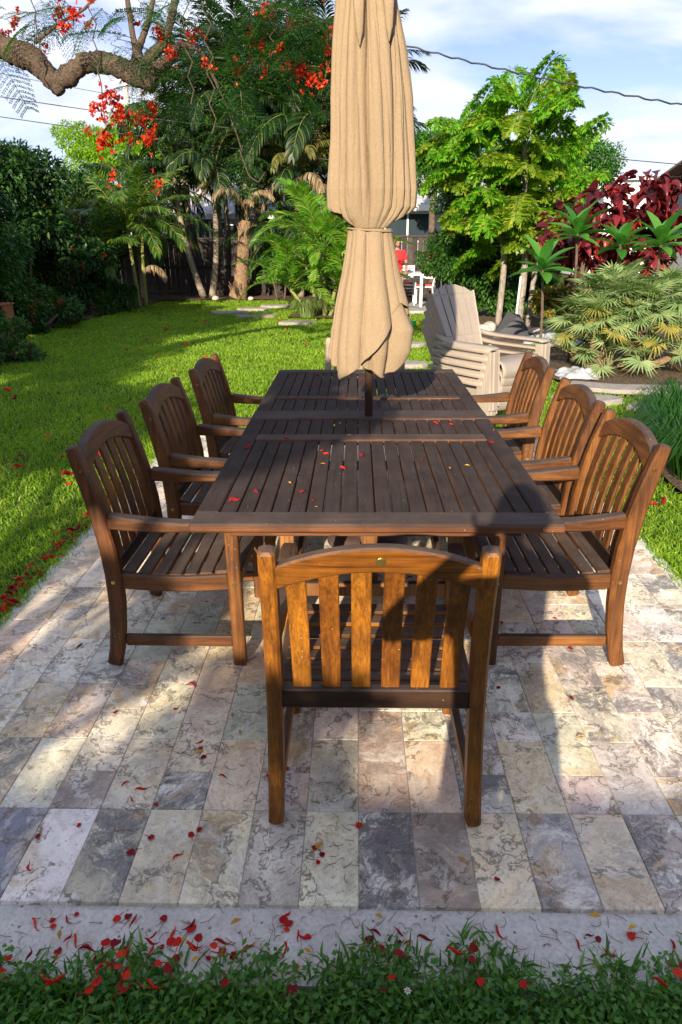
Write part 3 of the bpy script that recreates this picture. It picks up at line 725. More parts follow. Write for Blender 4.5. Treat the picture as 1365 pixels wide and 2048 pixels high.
def shingles(name, x0, x1, y0, z0, y1, z1, mat, parent, rows=12, w_=.33):
    """courses of shingles as real overlapping strips, split in tabs"""
    m = MB(); dy, dz = (y1-y0)/rows, (z1-z0)/rows; n = int((x1-x0)/w_)
    r = random.Random(5)
    for j in range(rows):
        for i in range(n):
            xa = x0+(i+(.5 if j % 2 else 0))*w_; xb = min(xa+w_-.012, x1); j1 = r.uniform(0, .012)
            ya, za = y0+dy*j, z0+dz*j+.02+j1; yb, zb = y0+dy*(j+1.15), z0+dz*(j+1.15)+.006
            m.add([(xa, ya, za), (xb, ya, za), (xb, yb, zb), (xa, yb, zb), (xa, ya, za-.03), (xb, ya, za-.03)], [(0, 1, 2, 3), (4, 5, 1, 0)])
    o = m.build(name, mat, parent); o['kind'] = 'stuff'; return o
def window(parent, x, y, z, w_, h_, panes=2, blind=True):
    fr = MB()
    for dx in (-w_/2, w_/2): fr.box((x+dx, y-.03, z), (.07, .06, h_+.07))
    for dz in (-h_/2, h_/2): fr.box((x, y-.033, z+dz), (w_-.072, .056, .07))
    for k in range(1, panes): fr.box((x-w_/2+k*w_/panes, y-.028, z), (.045, .04, h_-.072))
    f = fr.build('window', M_white, parent)
    for k in range(panes):
        pw = w_/panes; g = MB(); g.box((x-w_/2+(k+.5)*pw, y-.008, z), (pw-.06, .012, h_-.07)); g.build('pane', M_glass, f)
    return f
def house(name, label, x0, x1, y0, y1, wz, mat, roofm, eave=.45, rise=1.3, fas=M_white):
    h = empty(name, ((x0+x1)/2, y0, 0)); tag(h, label, 'house'); cx_ = (x0+x1)/2
    def P(x, y, z): return (x-cx_, y-y0, z)
    m = MB(); m.box(P(cx_, (y0+y1)/2, wz/2), (x1-x0, y1-y0, wz)); m.build('wall', mat, h)
    ym = (y0+y1)/2; m = MB()
    a = [P(x0-eave, y0-eave, wz), P(x1+eave, y0-eave, wz), P(x1+eave, ym, wz+rise), P(x0-eave, ym, wz+rise), P(x0-eave, y1+eave, wz), P(x1+eave, y1+eave, wz)]
    b = [(x, y, z+.06) for x, y, z in a]
    m.add(a+b, [(0, 1, 2, 3), (3, 2, 5, 4), (6, 9, 8, 7), (9, 10, 11, 8), (0, 6, 7, 1), (4, 5, 11, 10), (0, 3, 9, 6), (3, 4, 10, 9), (1, 7, 8, 2), (2, 8, 11, 5)])
    rf = m.build('roof', roofm, h)
    m = MB(); m.box(P(cx_, y0-eave-.02, wz-.03), (x1-x0+2*eave, .035, .17)); m.build('fascia', fas, h)
    return h, P
hl, P = house('bungalow', 'bungalow with white fascia and dark wall seen over the fence between the palms', -7.4, -1.2, 27, 35, 2.32, M_stuc2, M_rw)
window(hl, *P(-4.75, 27, 1.75), 1.3, .75, 2)
m = MB(); m.box(P(-4.25, 26.96, 2.1), (1.1, .05, .2)); m.build('lintel', M_white, hl)
window(hl, *P(-6.3, 27, 1.8), .9, .6, 2)
hb, P = house('bungalow', 'neighbouring bungalow with blue grey shingle roof at the left behind the hedge', -13.5, -7.9, 25, 31, 1.75, M_stuc, M_rb, .3, .9)
shingles('shingle', P(-13.8, 0, 0)[0], P(-7.6, 0, 0)[0], P(0, 24.7, 0)[1], 1.79, P(0, 28, 0)[1], 2.69, M_rb, hb, 12)
hr_, P = house('bungalow', 'grey house with a white framed window and pale roof right of the umbrella', .1, 5.2, 21.5, 29, 2.35, M_stuc, M_rw, .5, 1.5)
window(hr_, *P(1.45, 21.5, 1.82), 1.35, .78, 2)
hf, P = house('bungalow', 'house with brown shingle roof at the right edge behind the red leaved shrub', 9.0, 18, 17, 23, 2.62, M_stuc, M_rt, .5, .75)
hw, P = house('flat_roofed_house', 'white flat topped house just above the red leaved shrub, far right', 9.2, 12.6, 31, 38, 3.75, M_white, M_rw, .2, .1)
# house behind the viewer: its eave throws the shade over the front of the patio
hh, P = house('bungalow', 'long low house behind the viewer whose eave shades the front of the patio', -11, 12, -10.5, -5.35, 2.55, M_stuc, M_rt, .5, .9)
# the house was specified from its far wall; its garden face is the one at y = -5.35
m = MB(); m.box(P(.5, -5.31, 1.05), (2.4, .06, 2.1)); sdr = m.build('sliding_door', M_white, hh)
for dx in (-.57, .57):
    m = MB(); m.box(P(.5+dx, -5.27, 1.05), (1.06, .03, 1.95)); m.build('pane', M_glass, sdr)
# ---------------------------------------------------------------- utility pole and overhead lines
pl = empty('utility_pole', (-10.05, 34, 0)); tag(pl, 'weathered white utility pole rising in front of the bright green tree', 'utility pole')
M_pw = flat('pole wood', (.50, .46, .42), .8, 0, .2)
m = MB(); m.tube([(0, 0, 0), (.03, 0, 4), (0, 0, 8.0)], [.17, .15, .12], 14); m.build('pole', M_pw, pl, True)
m = MB(); m.sweep([(-1.0, -.16, 5.55), (1.3, -.16, 5.75)], (0, 1, 0), .1, .1); m.build('crossarm', M_pw, pl)
m = MB(); m.tube([(-.8, -.2, 4.9), (.0, -.12, 5.6)], .03, 6); m.build('brace', M_pw, pl)
M_wire = flat('wire black', (.02, .02, .022), .5, 0, .1, 8, 0)
def wire(label, a, b, sag, r, n=30, twist=False):
    a, b = Vector(a), Vector(b); pts = []
    for i in range(n+1):
        q = i/n; p = a.lerp(b, q); p.z -= sag*4*q*(1-q)
        if twist: p.z += .010*math.sin(q*n*1.9); p.y += .01*math.cos(q*n*1.9)
        pts.append(p)
    m = MB(); m.tube(pts, r, 6, True); o = m.build('overhead_wire', M_wire, None, True); tag(o, label, 'wire', 'overhead wires'); return o
wire('thick twisted black cable sagging across the sky behind the umbrella to the right edge', (-4.2, 9, 4.93), (7.2, 9, 2.55), .42, .0095, 150, True)
wire('upper thin wire running down over the pale sky at the left above the hedge', (-16, 20, 6.10), (-1, 20, 3.95), .15, .012)
wire('second thin wire at the left just over the hedge, going behind the palms', (-16, 20, 5.55), (3, 20, 3.05), .15, .012)
wire('thin wire crossing the fishtail palm at mid height', (.5, 19, 3.95), (14, 19, 2.75), .12, .011)
wire('lower thin wire seen right of the fishtail palm over the red leaved shrub', (3, 20.5, 3.2), (16, 20.5, 3.0), .12, .010)
wire('faint high wire above the left branch fork', (-14, 19, 6.5), (-2, 19, 4.25), .2, .007)
# ---------------------------------------------------------------- foliage tools
def rot_z(a): c, s = math.cos(a), math.sin(a); return np.array([[c, -s, 0], [s, c, 0], [0, 0, 1.]])
def frames(D, roll=None):
    """orthonormal frames from directions D (n,3): returns D, side, up"""
    D = D/np.linalg.norm(D, axis=1, keepdims=True)
    up = np.tile([0., 0, 1], (len(D), 1)); s = np.cross(D, up); l = np.linalg.norm(s, axis=1, keepdims=True)
    s = np.where(l > 1e-3, s/np.maximum(l, 1e-3), [1., 0, 0]); u = np.cross(s, D)
    if roll is not None:
        c, q = np.cos(roll)[:, None], np.sin(roll)[:, None]; s, u = s*c+u*q, u*c-s*q
    return D, s, u
def leaves(P, D, ln, wd, fold=.25, roll=None, curl=.15):
    """one folded 6-vertex leaf at each point: returns V, F(quads)"""
    n = len(P); D, s, u = frames(D, roll); ln = np.broadcast_to(ln, (n,))[:, None]; wd = np.broadcast_to(wd, (n,))[:, None]
    v0 = P; v1 = P + D*ln*.45 + s*wd*.5 + u*wd*fold; v2 = P + D*ln*.45 - s*wd*.5 + u*wd*fold
    vm = P + D*ln*.45; vt = P + D*ln - u*ln*curl
    V = np.stack([v0, v1, vm, v2, vt], 1).reshape(-1, 3); b = (np.arange(n)*5)[:, None]
    F = np.concatenate([b+[0, 1, 4, 2], b+[0, 2, 4, 3]], 0)
    return V, F
def join(parts):
    Vs = []; Fs = {}; b = 0
    for V, F in parts:
        Fl = F if isinstance(F, list) else [F]
        for f in Fl:
            if len(f): Fs.setdefault(f.shape[1], []).append(f+b)
        Vs.append(V); b += len(V)
    return np.concatenate(Vs), [np.concatenate(f) for f in Fs.values()]
def cloud(rng, clumps, n, leaf, asp=.5, spread=.25, out=.7, droop=.2, fold=.25):
    """clumps: list of (x, y, z, rx, ry, rz); leaves sit on the clumps' skins and a little inside"""
    C = np.array(clumps, float); vol = (C[:, 3]*C[:, 5]); k = rng.choice(len(C), n, p=vol/vol.sum())
    d = rng.standard_normal((n, 3)); d /= np.linalg.norm(d, axis=1, keepdims=True)
    r = 1 - np.abs(rng.standard_normal(n))*spread
    P = C[k, :3] + d*C[k, 3:]*r[:, None]
    # gather leaves into sprigs so that the skin is ragged
    P += .06*np.sin(P[:, [1, 2, 0]]*9+3) * 1
    D = d*out + rng.standard_normal((n, 3))*.55; D[:, 2] -= droop
    return leaves(P, D, leaf*rng.uniform(.6, 1.3, n), leaf*asp*rng.uniform(.7, 1.2, n), fold, rng.uniform(-.9, .9, n))
def clump_fill(rng, c, r, n, cr=(.25, .5), shell=.85):
    out = []
    for _ in range(n):
        d = rng.standard_normal(3); d /= np.linalg.norm(d); q = shell*rng.uniform(.55, 1)
        s = rng.uniform(*cr); out.append((c[0]+d[0]*r[0]*q, c[1]+d[1]*r[1]*q, c[2]+d[2]*r[2]*q, s, s, s*rng.uniform(.6, .9)))
    return out
def frond_mesh(name, mat, L_, bend, npin, pl_, pw, vee=.35, fwd=.9, droop=.5, seed=0, elev=0.0, petiole=.14, rach_mat=None, ragged=.15, stiff=False):
    """feather palm leaf from the origin heading +x and up by elev, curving down by bend"""
    rng = np.random.default_rng(seed); m = 22; s = np.linspace(0, 1, m+1); ang = elev - bend*s**1.35
    X = np.concatenate([[0], np.cumsum(np.cos(ang[:-1])*L_/m)]); Z = np.concatenate([[0], np.cumsum(np.sin(ang[:-1])*L_/m)])
    yb = .06*L_*np.sin(s*2.2+seed)*(seed % 3-1)*s
    parts = []
    R = []; rad = np.interp(s, [0, .15, 1], [.016, .011, .003])*(L_/1.8)**.7
    for i in range(m+1):
        for k in range(4):
            q = k*math.pi/2+.78; R.append((X[i], yb[i]+rad[i]*math.cos(q), Z[i]+rad[i]*math.sin(q)))
    f = [(i*4+k, i*4+(k+1) % 4, i*4+4+(k+1) % 4, i*4+4+k) for i in range(m) for k in range(4)]
    rv, rf = np.array(R), np.array(f)
    t_ = np.repeat(np.linspace(petiole, .995, npin), 2) + rng.normal(0, .004, 2*npin); t_ = np.clip(t_, 0, 1)
    side = np.tile([1., -1.], npin)
    px, py, pz = np.interp(t_, s, X), np.interp(t_, s, yb), np.interp(t_, s, Z); a = np.interp(t_, s, ang)
    T = np.stack([np.cos(a), 0*a, np.sin(a)], 1); U = np.stack([-np.sin(a), 0*a, np.cos(a)], 1); Y = np.tile([0., 1, 0], (len(t_), 1))
    ll = pl_*np.interp(t_, [petiole, petiole+.12, .55, .85, 1], [.45, .85, 1, .75, .35])*rng.uniform(1-ragged, 1+ragged*.4, len(t_))
    fw = fwd*np.interp(t_, [0, .6, 1], [.6, .85, 2.2])
    D = Y*side[:, None] + T*fw[:, None] + U*(vee+rng.normal(0, .10, len(t_)))[:, None]; D /= np.linalg.norm(D, axis=1, keepdims=True)
    P0 = np.stack([px, py, pz], 1); g = np.array([0, 0, -1.])
    P1 = P0 + D*ll[:, None]*.33; D2 = D + g*droop*.5; D2 /= np.linalg.norm(D2, axis=1, keepdims=True)
    P2 = P1 + D2*ll[:, None]*.35; D3 = D2 + g*droop*1.0; D3 /= np.linalg.norm(D3, axis=1, keepdims=True); P3 = P2 + D3*ll[:, None]*.33
    Wd = T*.9 + U*.25*0; Wd = np.cross(D, U); Wd /= np.maximum(np.linalg.norm(Wd, axis=1, keepdims=True), 1e-3)
    tw = rng.normal(0, .35, len(t_)); Wd = Wd*np.cos(tw)[:, None] + U*np.sin(tw)[:, None]
    h = pw/2; V = np.stack([P0+Wd*h*.35, P0-Wd*h*.35, P1+Wd*h, P1-Wd*h, P2+Wd*h*.85, P2-Wd*h*.85, P3], 1).reshape(-1, 3)
    b = (np.arange(len(t_))*7)[:, None]; Q = np.concatenate([b+[0, 1, 3, 2], b+[2, 3, 5, 4]]); Tt = b+[4, 5, 6]
    V_, F_ = join([(rv, rf), (V, [Q, Tt])])
    nq = len(rf)+len(Q); mid = np.concatenate([np.zeros(len(rf)), np.ones(len(Q)), np.ones(len(Tt))]).astype(int)
    return np_mesh(name, V_, F_, False, [rach_mat or mat, mat], mid)
def place(me, name, parent, loc, rz, tilt=0, sc=1, roll=0):
    o = link(name, me, parent); o.location = loc; o.rotation_euler = Euler((roll, -tilt, rz), 'XYZ'); o.scale = (sc, sc, sc); return o
def trunk(parent, pts, rad, mat, seg=12, rings=0, name='trunk'):
    m = MB(); n = 5*(len(pts)-1)+1; P_ = []; R_ = []
    for i in range(n):
        q = i/(n-1)*(len(pts)-1); k = min(int(q), len(pts)-2); f = q-k
        p0 = Vector(pts[max(k-1, 0)]); p1 = Vector(pts[k]); p2 = Vector(pts[k+1]); p3 = Vector(pts[min(k+2, len(pts)-1)])
        p = .5*((2*p1)+(-p0+p2)*f+(2*p0-5*p1+4*p2-p3)*f*f+(-p0+3*p1-3*p2+p3)*f**3); P_.append(p)
        R_.append(lerp(rad[k], rad[k+1], f)*(1+rings*(.5 if i % 2 else -.5)))
    m.tube(P_, R_, seg); return m.build(name, mat, parent, True)
# materials
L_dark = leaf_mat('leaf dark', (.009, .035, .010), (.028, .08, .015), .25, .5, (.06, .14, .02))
L_hedge = leaf_mat('leaf hedge', (.022, .075, .014), (.055, .15, .022), .3, .4, (.09, .20, .03))
L_bright = leaf_mat('leaf bright', (.14, .27, .012), (.26, .42, .02), .45, .45, (.36, .5, .03))
L_round = leaf_mat('leaf mid', (.03, .12, .015), (.07, .20, .025), .3, .4)
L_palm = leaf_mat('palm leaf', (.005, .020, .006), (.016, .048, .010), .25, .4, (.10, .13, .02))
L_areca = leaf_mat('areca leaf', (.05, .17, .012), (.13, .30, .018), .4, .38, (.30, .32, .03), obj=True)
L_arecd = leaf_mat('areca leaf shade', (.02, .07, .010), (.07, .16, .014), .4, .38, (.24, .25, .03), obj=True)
L_dead = leaf_mat('dead frond', (.20, .13, .06), (.36, .26, .14), .25, .7, (.48, .38, .24), (1.3, 1.1, .8))
L_olive = leaf_mat('olive frond', (.08, .09, .02), (.17, .17, .035), .35, .5, (.28, .22, .06))
L_fish = leaf_mat('fishtail leaf', (.065, .23, .012), (.17, .40, .02), .42, .35, (.32, .38, .02), obj=True)
L_fishy = leaf_mat('fishtail leaf yellow', (.11, .24, .012), (.24, .34, .02), .45, .4, (.40, .40, .04), obj=True)
L_fan = leaf_mat('fan leaf', (.18, .29, .11), (.34, .46, .20), .3, .45, (.40, .42, .18), (1.4, 1.5, .8), obj=True)
L_fany = leaf_mat('fan leaf old', (.30, .28, .06), (.42, .36, .08), .3, .5, (.5, .42, .14), (1.4, 1.2, .6), obj=True)
L_red = leaf_mat('copper leaf', (.055, .008, .012), (.15, .018, .024), .28, .32, (.36, .04, .035), (2.0, .5, .5), obj=True)
L_plum = leaf_mat('plumeria leaf', (.04, .17, .028), (.10, .29, .045), .4, .32, obj=True)
L_poin = leaf_mat('poinciana leaflet', (.010, .042, .014), (.026, .09, .018), .45, .5, (.10, .24, .03))
L_liri = leaf_mat('grass clump blade', (.02, .085, .012), (.05, .16, .02), .35, .35)
t = Mt('poinciana petal', .6, 0, .3); g = t.node('ShaderNodeNewGeometry')
t.col(t.ramp(g.outputs['Random Per Island'], (0, (.28, .008, .008)), (.55, (.55, .02, .010)), (.88, (.75, .07, .01)), (1, (.85, .25, .03)))); t.b.inputs['Subsurface Weight'].default_value = 0
tr = t.node('ShaderNodeBsdfTranslucent'); tr.inputs[0].default_value = (.65, .05, .015, 1); ms = t.node('ShaderNodeMixShader'); ms.inputs[0].default_value = .35
t.L.new(t.b.outputs[0], ms.inputs[1]); t.L.new(tr.outputs[0], ms.inputs[2]); t.L.new(ms.outputs[0], t.N['Material Output'].inputs[0])
M_petal = t.m
def bark(name, a, b, sc=(6, 6, 2), bump=.8, bd=.02, nsc=4):
    t = Mt(name, .9, 0, .2); v = t.mapping(t.tc(), sc); n = t.noise(v, nsc, 9, .7, .4)
    t.col(t.ramp(n, (.3, a), (.7, b))); t.bump(n, bump, bd); return t.m
B_poin = bark('poinciana bark', (.045, .030, .022), (.20, .15, .11), (14, 14, 14), 1, .025)
B_palm = bark('palm bark', (.16, .12, .08), (.36, .31, .24), (2, 2, 22), .8, .02)
B_green = bark('palm cane', (.10, .13, .03), (.30, .30, .10), (3, 3, 14), .4, .01)
B_boot = bark('palm boots', (.10, .055, .03), (.42, .28, .17), (5, 5, 9), 1, .05)
B_white = bark('pale bark', (.11, .09, .07), (.40, .35, .30), (8, 8, 3), .8, .01)
B_dark = bark('dark bark', (.05, .035, .025), (.16, .12, .09), (6, 6, 3), .8, .02)
rng = np.random.default_rng(3)
def tree(label, cat, base, trunks, clumps, n, leaf, mat, bmat=B_dark, asp=.5, group=None, name='tree', seed=1, droop=.2, flowers=0, spread=.25, out=.7):
    r = np.random.default_rng(seed); o = empty(name, base); tag(o, label, cat, group)
    b = np.array(base)
    for pts, rad in trunks: trunk(o, [tuple(np.array(p)-b) for p in pts], rad, bmat)
    C = [tuple(np.array(c[:3])-b)+tuple(c[3:]) for c in clumps]
    V, F = cloud(r, C, n, leaf, asp, spread, out, droop); link('crown', np_mesh('crown', V, F, False, [mat]), o)
    if flowers:
        V, F = cloud(r, C, flowers*7, .05, .9, .03, .9, 0)
        K = r.choice(len(C), flowers); Pc = []; 
        CC = np.array(C)[K]; d = r.standard_normal((flowers, 3)); d[:, 1] = -np.abs(d[:, 1]); d /= np.linalg.norm(d, axis=1, keepdims=True)
        ctr = CC[:, :3]+d*CC[:, 3:]*1.02; P = np.repeat(ctr, 7, 0)+r.normal(0, .025, (flowers*7, 3)); V, F = leaves(P, r.standard_normal((flowers*7, 3)), .045, .04, .1)
        link('flowers', np_mesh('flowers', V, F, False, [M_petal]), o)['kind'] = 'stuff'
    return o
# ---------------------------------------------------------------- far trees beyond the fence
FT = [((-10.2, 33, 0), [(-10.8, 33, 5.2, 1.5, 1.3, .8), (-9.4, 33, 5.9, 1.3, 1.3, .9), (-8.7, 33, 4.8, 1.3, 1.3, .9), (-11.8, 33, 4.4, 1.2, 1.2, .7), (-10.0, 32.5, 3.6, 1.9, 1.3, .9), (-8.2, 33, 3.4, 1.3, 1.2, .9), (-12.3, 33, 5.9, .8, .8, .35), (-9.0, 33, 6.5, .8, .8, .4), (-12.4, 33, 3.2, 1.4, 1.2, .8), (-10.5, 32, 2.6, 2.4, 1.2, .9), (-11.6, 32.6, 5.4, 1.2, 1.1, .6), (-9.9, 32.2, 4.9, 1.6, 1.2, .9), (-7.9, 32.5, 4.2, 1.1, 1.1, .9), (-8.8, 32.4, 2.7, 1.5, 1.1, .8)], 30000, .16, L_bright, 'bright lime green tree beyond the hedge at the left, lit from the front'),
      ((-16, 36, 0), clump_fill(rng, (-16, 36, 3.0), (4, 2, 1.7), 16, (.8, 1.4)), 9000, .22, L_hedge, 'dark tree far behind the left hedge, left of the bright tree'),
      ((-5.5, 38, 0), clump_fill(rng, (-5.5, 38, 2.8), (3.6, 2, 1.9), 18, (.7, 1.3)), 9000, .22, L_round, 'low green tree over the bungalow roof between the palms'),
      ((.3, 36, 0), clump_fill(rng, (.3, 36, 3.2), (2.8, 2, 2.0), 14, (.7, 1.3)), 8000, .2, L_hedge, 'green tree far behind the umbrella cloth'),
      ((8.6, 28, 0), clump_fill(rng, (7.6, 28, 3.7), (2.0, 1.5, 1.3), 22, (.6, .95)), 17000, .13, L_round, 'rounded dense green tree behind the fishtail palm against the sky'),
      ((-2.2, 30, 0), clump_fill(rng, (-1.8, 30, 1.9), (1.9, 1, 1.5), 16, (.6, 1.0)), 9000, .18, L_dark, 'dark thicket behind the fence right of the bungalow'),
      ((5.0, 26, 0), clump_fill(rng, (5.0, 26, 2.8), (2.2, 1.5, 1.6), 16, (.6, 1.0)), 10000, .16, L_hedge, 'bushy green tree low behind the fishtail palm'),
      ((13, 40, 0), clump_fill(rng, (14, 42, 2.2), (6, 2, 1.2), 16, (.9, 1.5)), 7000, .24, L_hedge, 'faraway hedge of trees at the right edge above the roofs')]
for i, (b, cl, n, lf, mt, lb) in enumerate(FT):
    tree(lb, 'tree', b, [([b, (b[0]+.2, b[1], 2.2), (b[0], b[1], 3.4)], [.22, .17, .1])], cl, n, lf, mt, seed=20+i, name='leafy_tree', group='trees beyond the fence')
# ---------------------------------------------------------------- left hedge: dark shrubs and small trees
r5 = np.random.default_rng(5)
HD = [((-4.75, 9.6, 0), (-4.85, 9.4, .28), (.55, 1.0, .34), 9, (.18, .34), 6500, .075, L_hedge, 'low dark leafy shrub at the left edge where the lawn meets the hedge'),
      ((-6.6, 12.2, 0), (-6.75, 12.6, 1.15), (1.2, 1.1, 1.1), 22, (.28, .5), 15000, .10, L_hedge, 'green leafy shrub catching some sun at the left of the lawn'),
      ((-6.9, 14.5, 0), (-7.1, 15.0, 2.2), (1.3, 1.4, 1.5), 22, (.4, .65), 15000, .13, L_dark, 'tall dark broadleaf tree at the far left of the hedge'),
      ((-6.5, 15.5, 0), (-6.35, 15.6, 1.0), (1.1, 1.0, 1.0), 20, (.25, .45), 13000, .10, L_dark, 'dark hibiscus shrub dotted with red flowers left of the feathery palm'),
      ((-6.6, 18.5, 0), (-7.2, 18.8, 1.9), (1.4, 1.2, 1.6), 18, (.4, .7), 12000, .13, L_dark, 'dark shrub mass behind the hibiscus beside the shingle roof'),
      ((-6.0, 12.8, 0), (-6.05, 13.2, .28), (.55, 1.5, .30), 12, (.2, .34), 7000, .09, L_hedge, 'low green ground shrub in front of the hibiscus'),
      ((-5.75, 16.3, 0), (-5.85, 16.6, .28), (.5, 1.6, .28), 12, (.2, .32), 7000, .09, L_hedge, 'low ferny shrub under the feathery palm at the lawn edge'),
      ((-6.1, 10.6, 0), (-6.25, 10.8, 2.0), (.9, .8, 1.25), 20, (.25, .42), 13000, .10, L_dark, 'dark leafy tree nearest the left edge above the low shrub')]
HD += [((-8.2, 8.4, 0), (-8.2, 8.4, 1.5), (1.2, 1.2, 1.2), 16, (.35, .6), 7000, .12, L_dark, 'dark shrub of the left boundary, outside the photo beyond the left edge'),
       ((-8.4, 5.4, 0), (-8.4, 5.4, 1.4), (1.2, 1.2, 1.1), 16, (.35, .6), 7000, .12, L_hedge, 'green shrub of the left boundary level with the table, outside the photo')]
for i, (b, c, r_, k, cr_, n, lf, mt, lb) in enumerate(HD):
    cl = clump_fill(r5, c, r_, k, cr_)
    tree(lb, 'shrub', b, [([b, (c[0]-.1, c[1], c[2]*.7)], [.05, .03]), ([(b[0]+.15, b[1], 0), (c[0]+.4, c[1], c[2]*.9)], [.04, .02])], cl, n, lf, mt, seed=40+i, name='leafy_shrub', group='shrubs of the left hedge', flowers=70 if 'hibiscus' in lb else 0)
# ---------------------------------------------------------------- feather palms
FR = {}
def fr(key, **k):
    FR[key] = frond_mesh('frond', **k)
for e, el_ in enumerate((1.25, .85, .35)):
    for s_ in range(2):
        fr(('ar', e, s_), mat=L_areca, L_=1.55, bend=(.9, 1.25, 1.4)[e], npin=34, pl_=.36, pw=.030, vee=.45, droop=.45, seed=e*2+s_, elev=el_, rach_mat=B_green)
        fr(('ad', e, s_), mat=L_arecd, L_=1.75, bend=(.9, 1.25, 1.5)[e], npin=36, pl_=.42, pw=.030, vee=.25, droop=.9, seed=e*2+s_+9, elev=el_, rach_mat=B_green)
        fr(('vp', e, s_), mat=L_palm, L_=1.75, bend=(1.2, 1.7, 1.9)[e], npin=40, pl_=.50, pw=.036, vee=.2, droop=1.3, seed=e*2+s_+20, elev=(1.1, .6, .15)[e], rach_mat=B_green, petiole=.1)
        fr(('co', e, s_), mat=L_palm, L_=3.4, bend=(.9, 1.3, 1.7)[e], npin=58, pl_=.75, pw=.045, vee=.05, droop=.8, seed=e*2+s_+30, elev=(1.25, .8, .3)[e], rach_mat=B_green, petiole=.12)
fr(('dd', 0, 0), mat=L_dead, L_=1.9, bend=2.3, npin=42, pl_=.55, pw=.03, vee=-.2, droop=1.8, seed=51, elev=.75, ragged=.4)
fr(('dd', 1, 0), mat=L_dead, L_=1.7, bend=2.0, npin=36, pl_=.5, pw=.03, vee=-.2, droop=2.0, seed=52, elev=.2, ragged=.5)
fr(('ol', 0, 0), mat=L_olive, L_=2.6, bend=2.2, npin=50, pl_=.60, pw=.032, vee=-.1, droop=1.3, seed=53, elev=.9, ragged=.3)
def palm(label, base, stems, kind, nfr, group=None, sc=1.0, bmat=B_palm, seed=0, cat='palm tree', extra=(), yaw=None):
    o = empty('palm_tree', base); tag(o, label, cat, group); b = Vector(base); r = random.Random(seed)
    for pts, rad in stems:
        P_ = [Vector(p)-b for p in pts]; trunk(o, P_, rad, bmat, 12, .05)
        top = P_[-1]; a0 = r.uniform(0, 6.28)
        for k in range(nfr):
            q = k/nfr; e = 0 if q < .3 else (1 if q < .68 else 2)
            a = a0 + k*2.399 + r.uniform(-.2, .2)
            place(FR[(kind, e, r.randint(0, 1))], 'frond', o, top+Vector((0, 0, r.uniform(-.06, .06))), a, r.uniform(-.12, .12), sc*r.uniform(.85, 1.1), r.uniform(-.25, .25))
    for key, p, a, tl_, s_ in extra: place(FR[key], 'frond', o, Vector(p)-b, a, tl_, s_)
    return o
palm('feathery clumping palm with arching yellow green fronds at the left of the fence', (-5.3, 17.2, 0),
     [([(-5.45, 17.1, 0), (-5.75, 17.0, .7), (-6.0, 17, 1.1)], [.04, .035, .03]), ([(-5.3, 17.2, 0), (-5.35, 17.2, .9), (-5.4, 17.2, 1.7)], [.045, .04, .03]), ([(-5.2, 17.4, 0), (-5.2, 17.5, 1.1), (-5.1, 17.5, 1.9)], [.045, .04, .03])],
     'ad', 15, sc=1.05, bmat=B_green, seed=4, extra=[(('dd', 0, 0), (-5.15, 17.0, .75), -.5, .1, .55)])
palm('slender leaning palm with ringed pale trunk, left one of the pair at the fence', (-4.35, 20.15, 0), [([(-4.35, 20.15, 0), (-4.62, 20.15, .9), (-4.85, 20.2, 2.1), (-4.9, 20.2, 3.15)], [.10, .085, .08, .06])], 'vp', 20, 'pair of slender palms at the fence', 1.1, seed=8)
palm('slender palm with ringed pale trunk, right one of the pair at the fence', (-4.1, 20.05, 0), [([(-4.1, 20.05, 0), (-3.92, 20.05, 1.0), (-3.85, 20.1, 2.1), (-3.8, 20.1, 3.2)], [.10, .08, .075, .06])], 'vp', 18, 'pair of slender palms at the fence', 1.1, seed=9)
palm('young dark palm between the feathery palm and the slender pair', (-6.0, 20.0, 0), [([(-6.0, 20.0, 0), (-6.0, 20, 1.4), (-6.05, 20, 1.9)], [.09, .08, .06])], 'vp', 16, None, 1.0, seed=19)
# palm with a stout trunk of old leaf bases and one dead frond hanging over
dp = palm('stout brown palm with ragged leaf bases and a dead frond bent over to the left', (-3.3, 19.9, 0), [([(-3.35, 19.9, 0), (-3.25, 19.9, .35), (-3.15, 19.9, 1.0), (-3.05, 19.9, 1.7), (-3.0, 19.9, 2.0)], [.27, .21, .17, .19, .12])], 'co', 0, bmat=B_boot,
          extra=[(('dd', 0, 0), (-2.95, 19.7, 2.2), 3.0, .35, .95), (('dd', 0, 0), (-2.95, 19.6, 2.25), -2.7, .5, .9), (('dd', 0, 0), (-2.95, 19.6, 2.2), -2.2, .45, .75), (('dd', 0, 0), (-2.95, 19.6, 2.15), -.6, .5, .7), (('dd', 1, 0), (-3.0, 19.7, 2.1), -1.2, .9, .6), (('dd', 1, 0), (-2.95, 19.8, 2.0), .4, .8, .75),
                 (('co', 0, 0), (-3.0, 19.9, 2.0), 1.2, 0, .55), (('co', 0, 1), (-3.0, 19.9, 2.0), -.3, -.1, .5), (('ol', 0, 0), (-3.0, 19.9, 2.1), .5, .2, .7)], seed=3)
rb = random.Random(77)
for k in range(34):
    z = rb.uniform(.05, 1.9); a = rb.uniform(-2.9, -.1) if rb.random() < .75 else rb.uniform(0, 3.1)
    rr_ = .2*np.interp(z, [0, .35, 1, 1.7, 2], [1.25, 1.0, .8, .9, .7]); cx_ = np.interp(z, [0, 1, 2], [-.02, .15, .3])
    m = MB(); d = Vector((math.cos(a), math.sin(a), 0)); p = Vector((cx_, 0, z)) + d*rr_*.85
    hgt = rb.uniform(.16, .3); m.sweep([p-Vector((0, 0, .02)), p+d*.03+Vector((0, 0, hgt*.5)), p+d*rb.uniform(.05, .12)+Vector((0, 0, hgt))], d.cross(Vector((0, 0, 1))), [.13, .09, .03], [.03, .022, .010], .004)
    m.build('leaf_base', B_boot, dp)
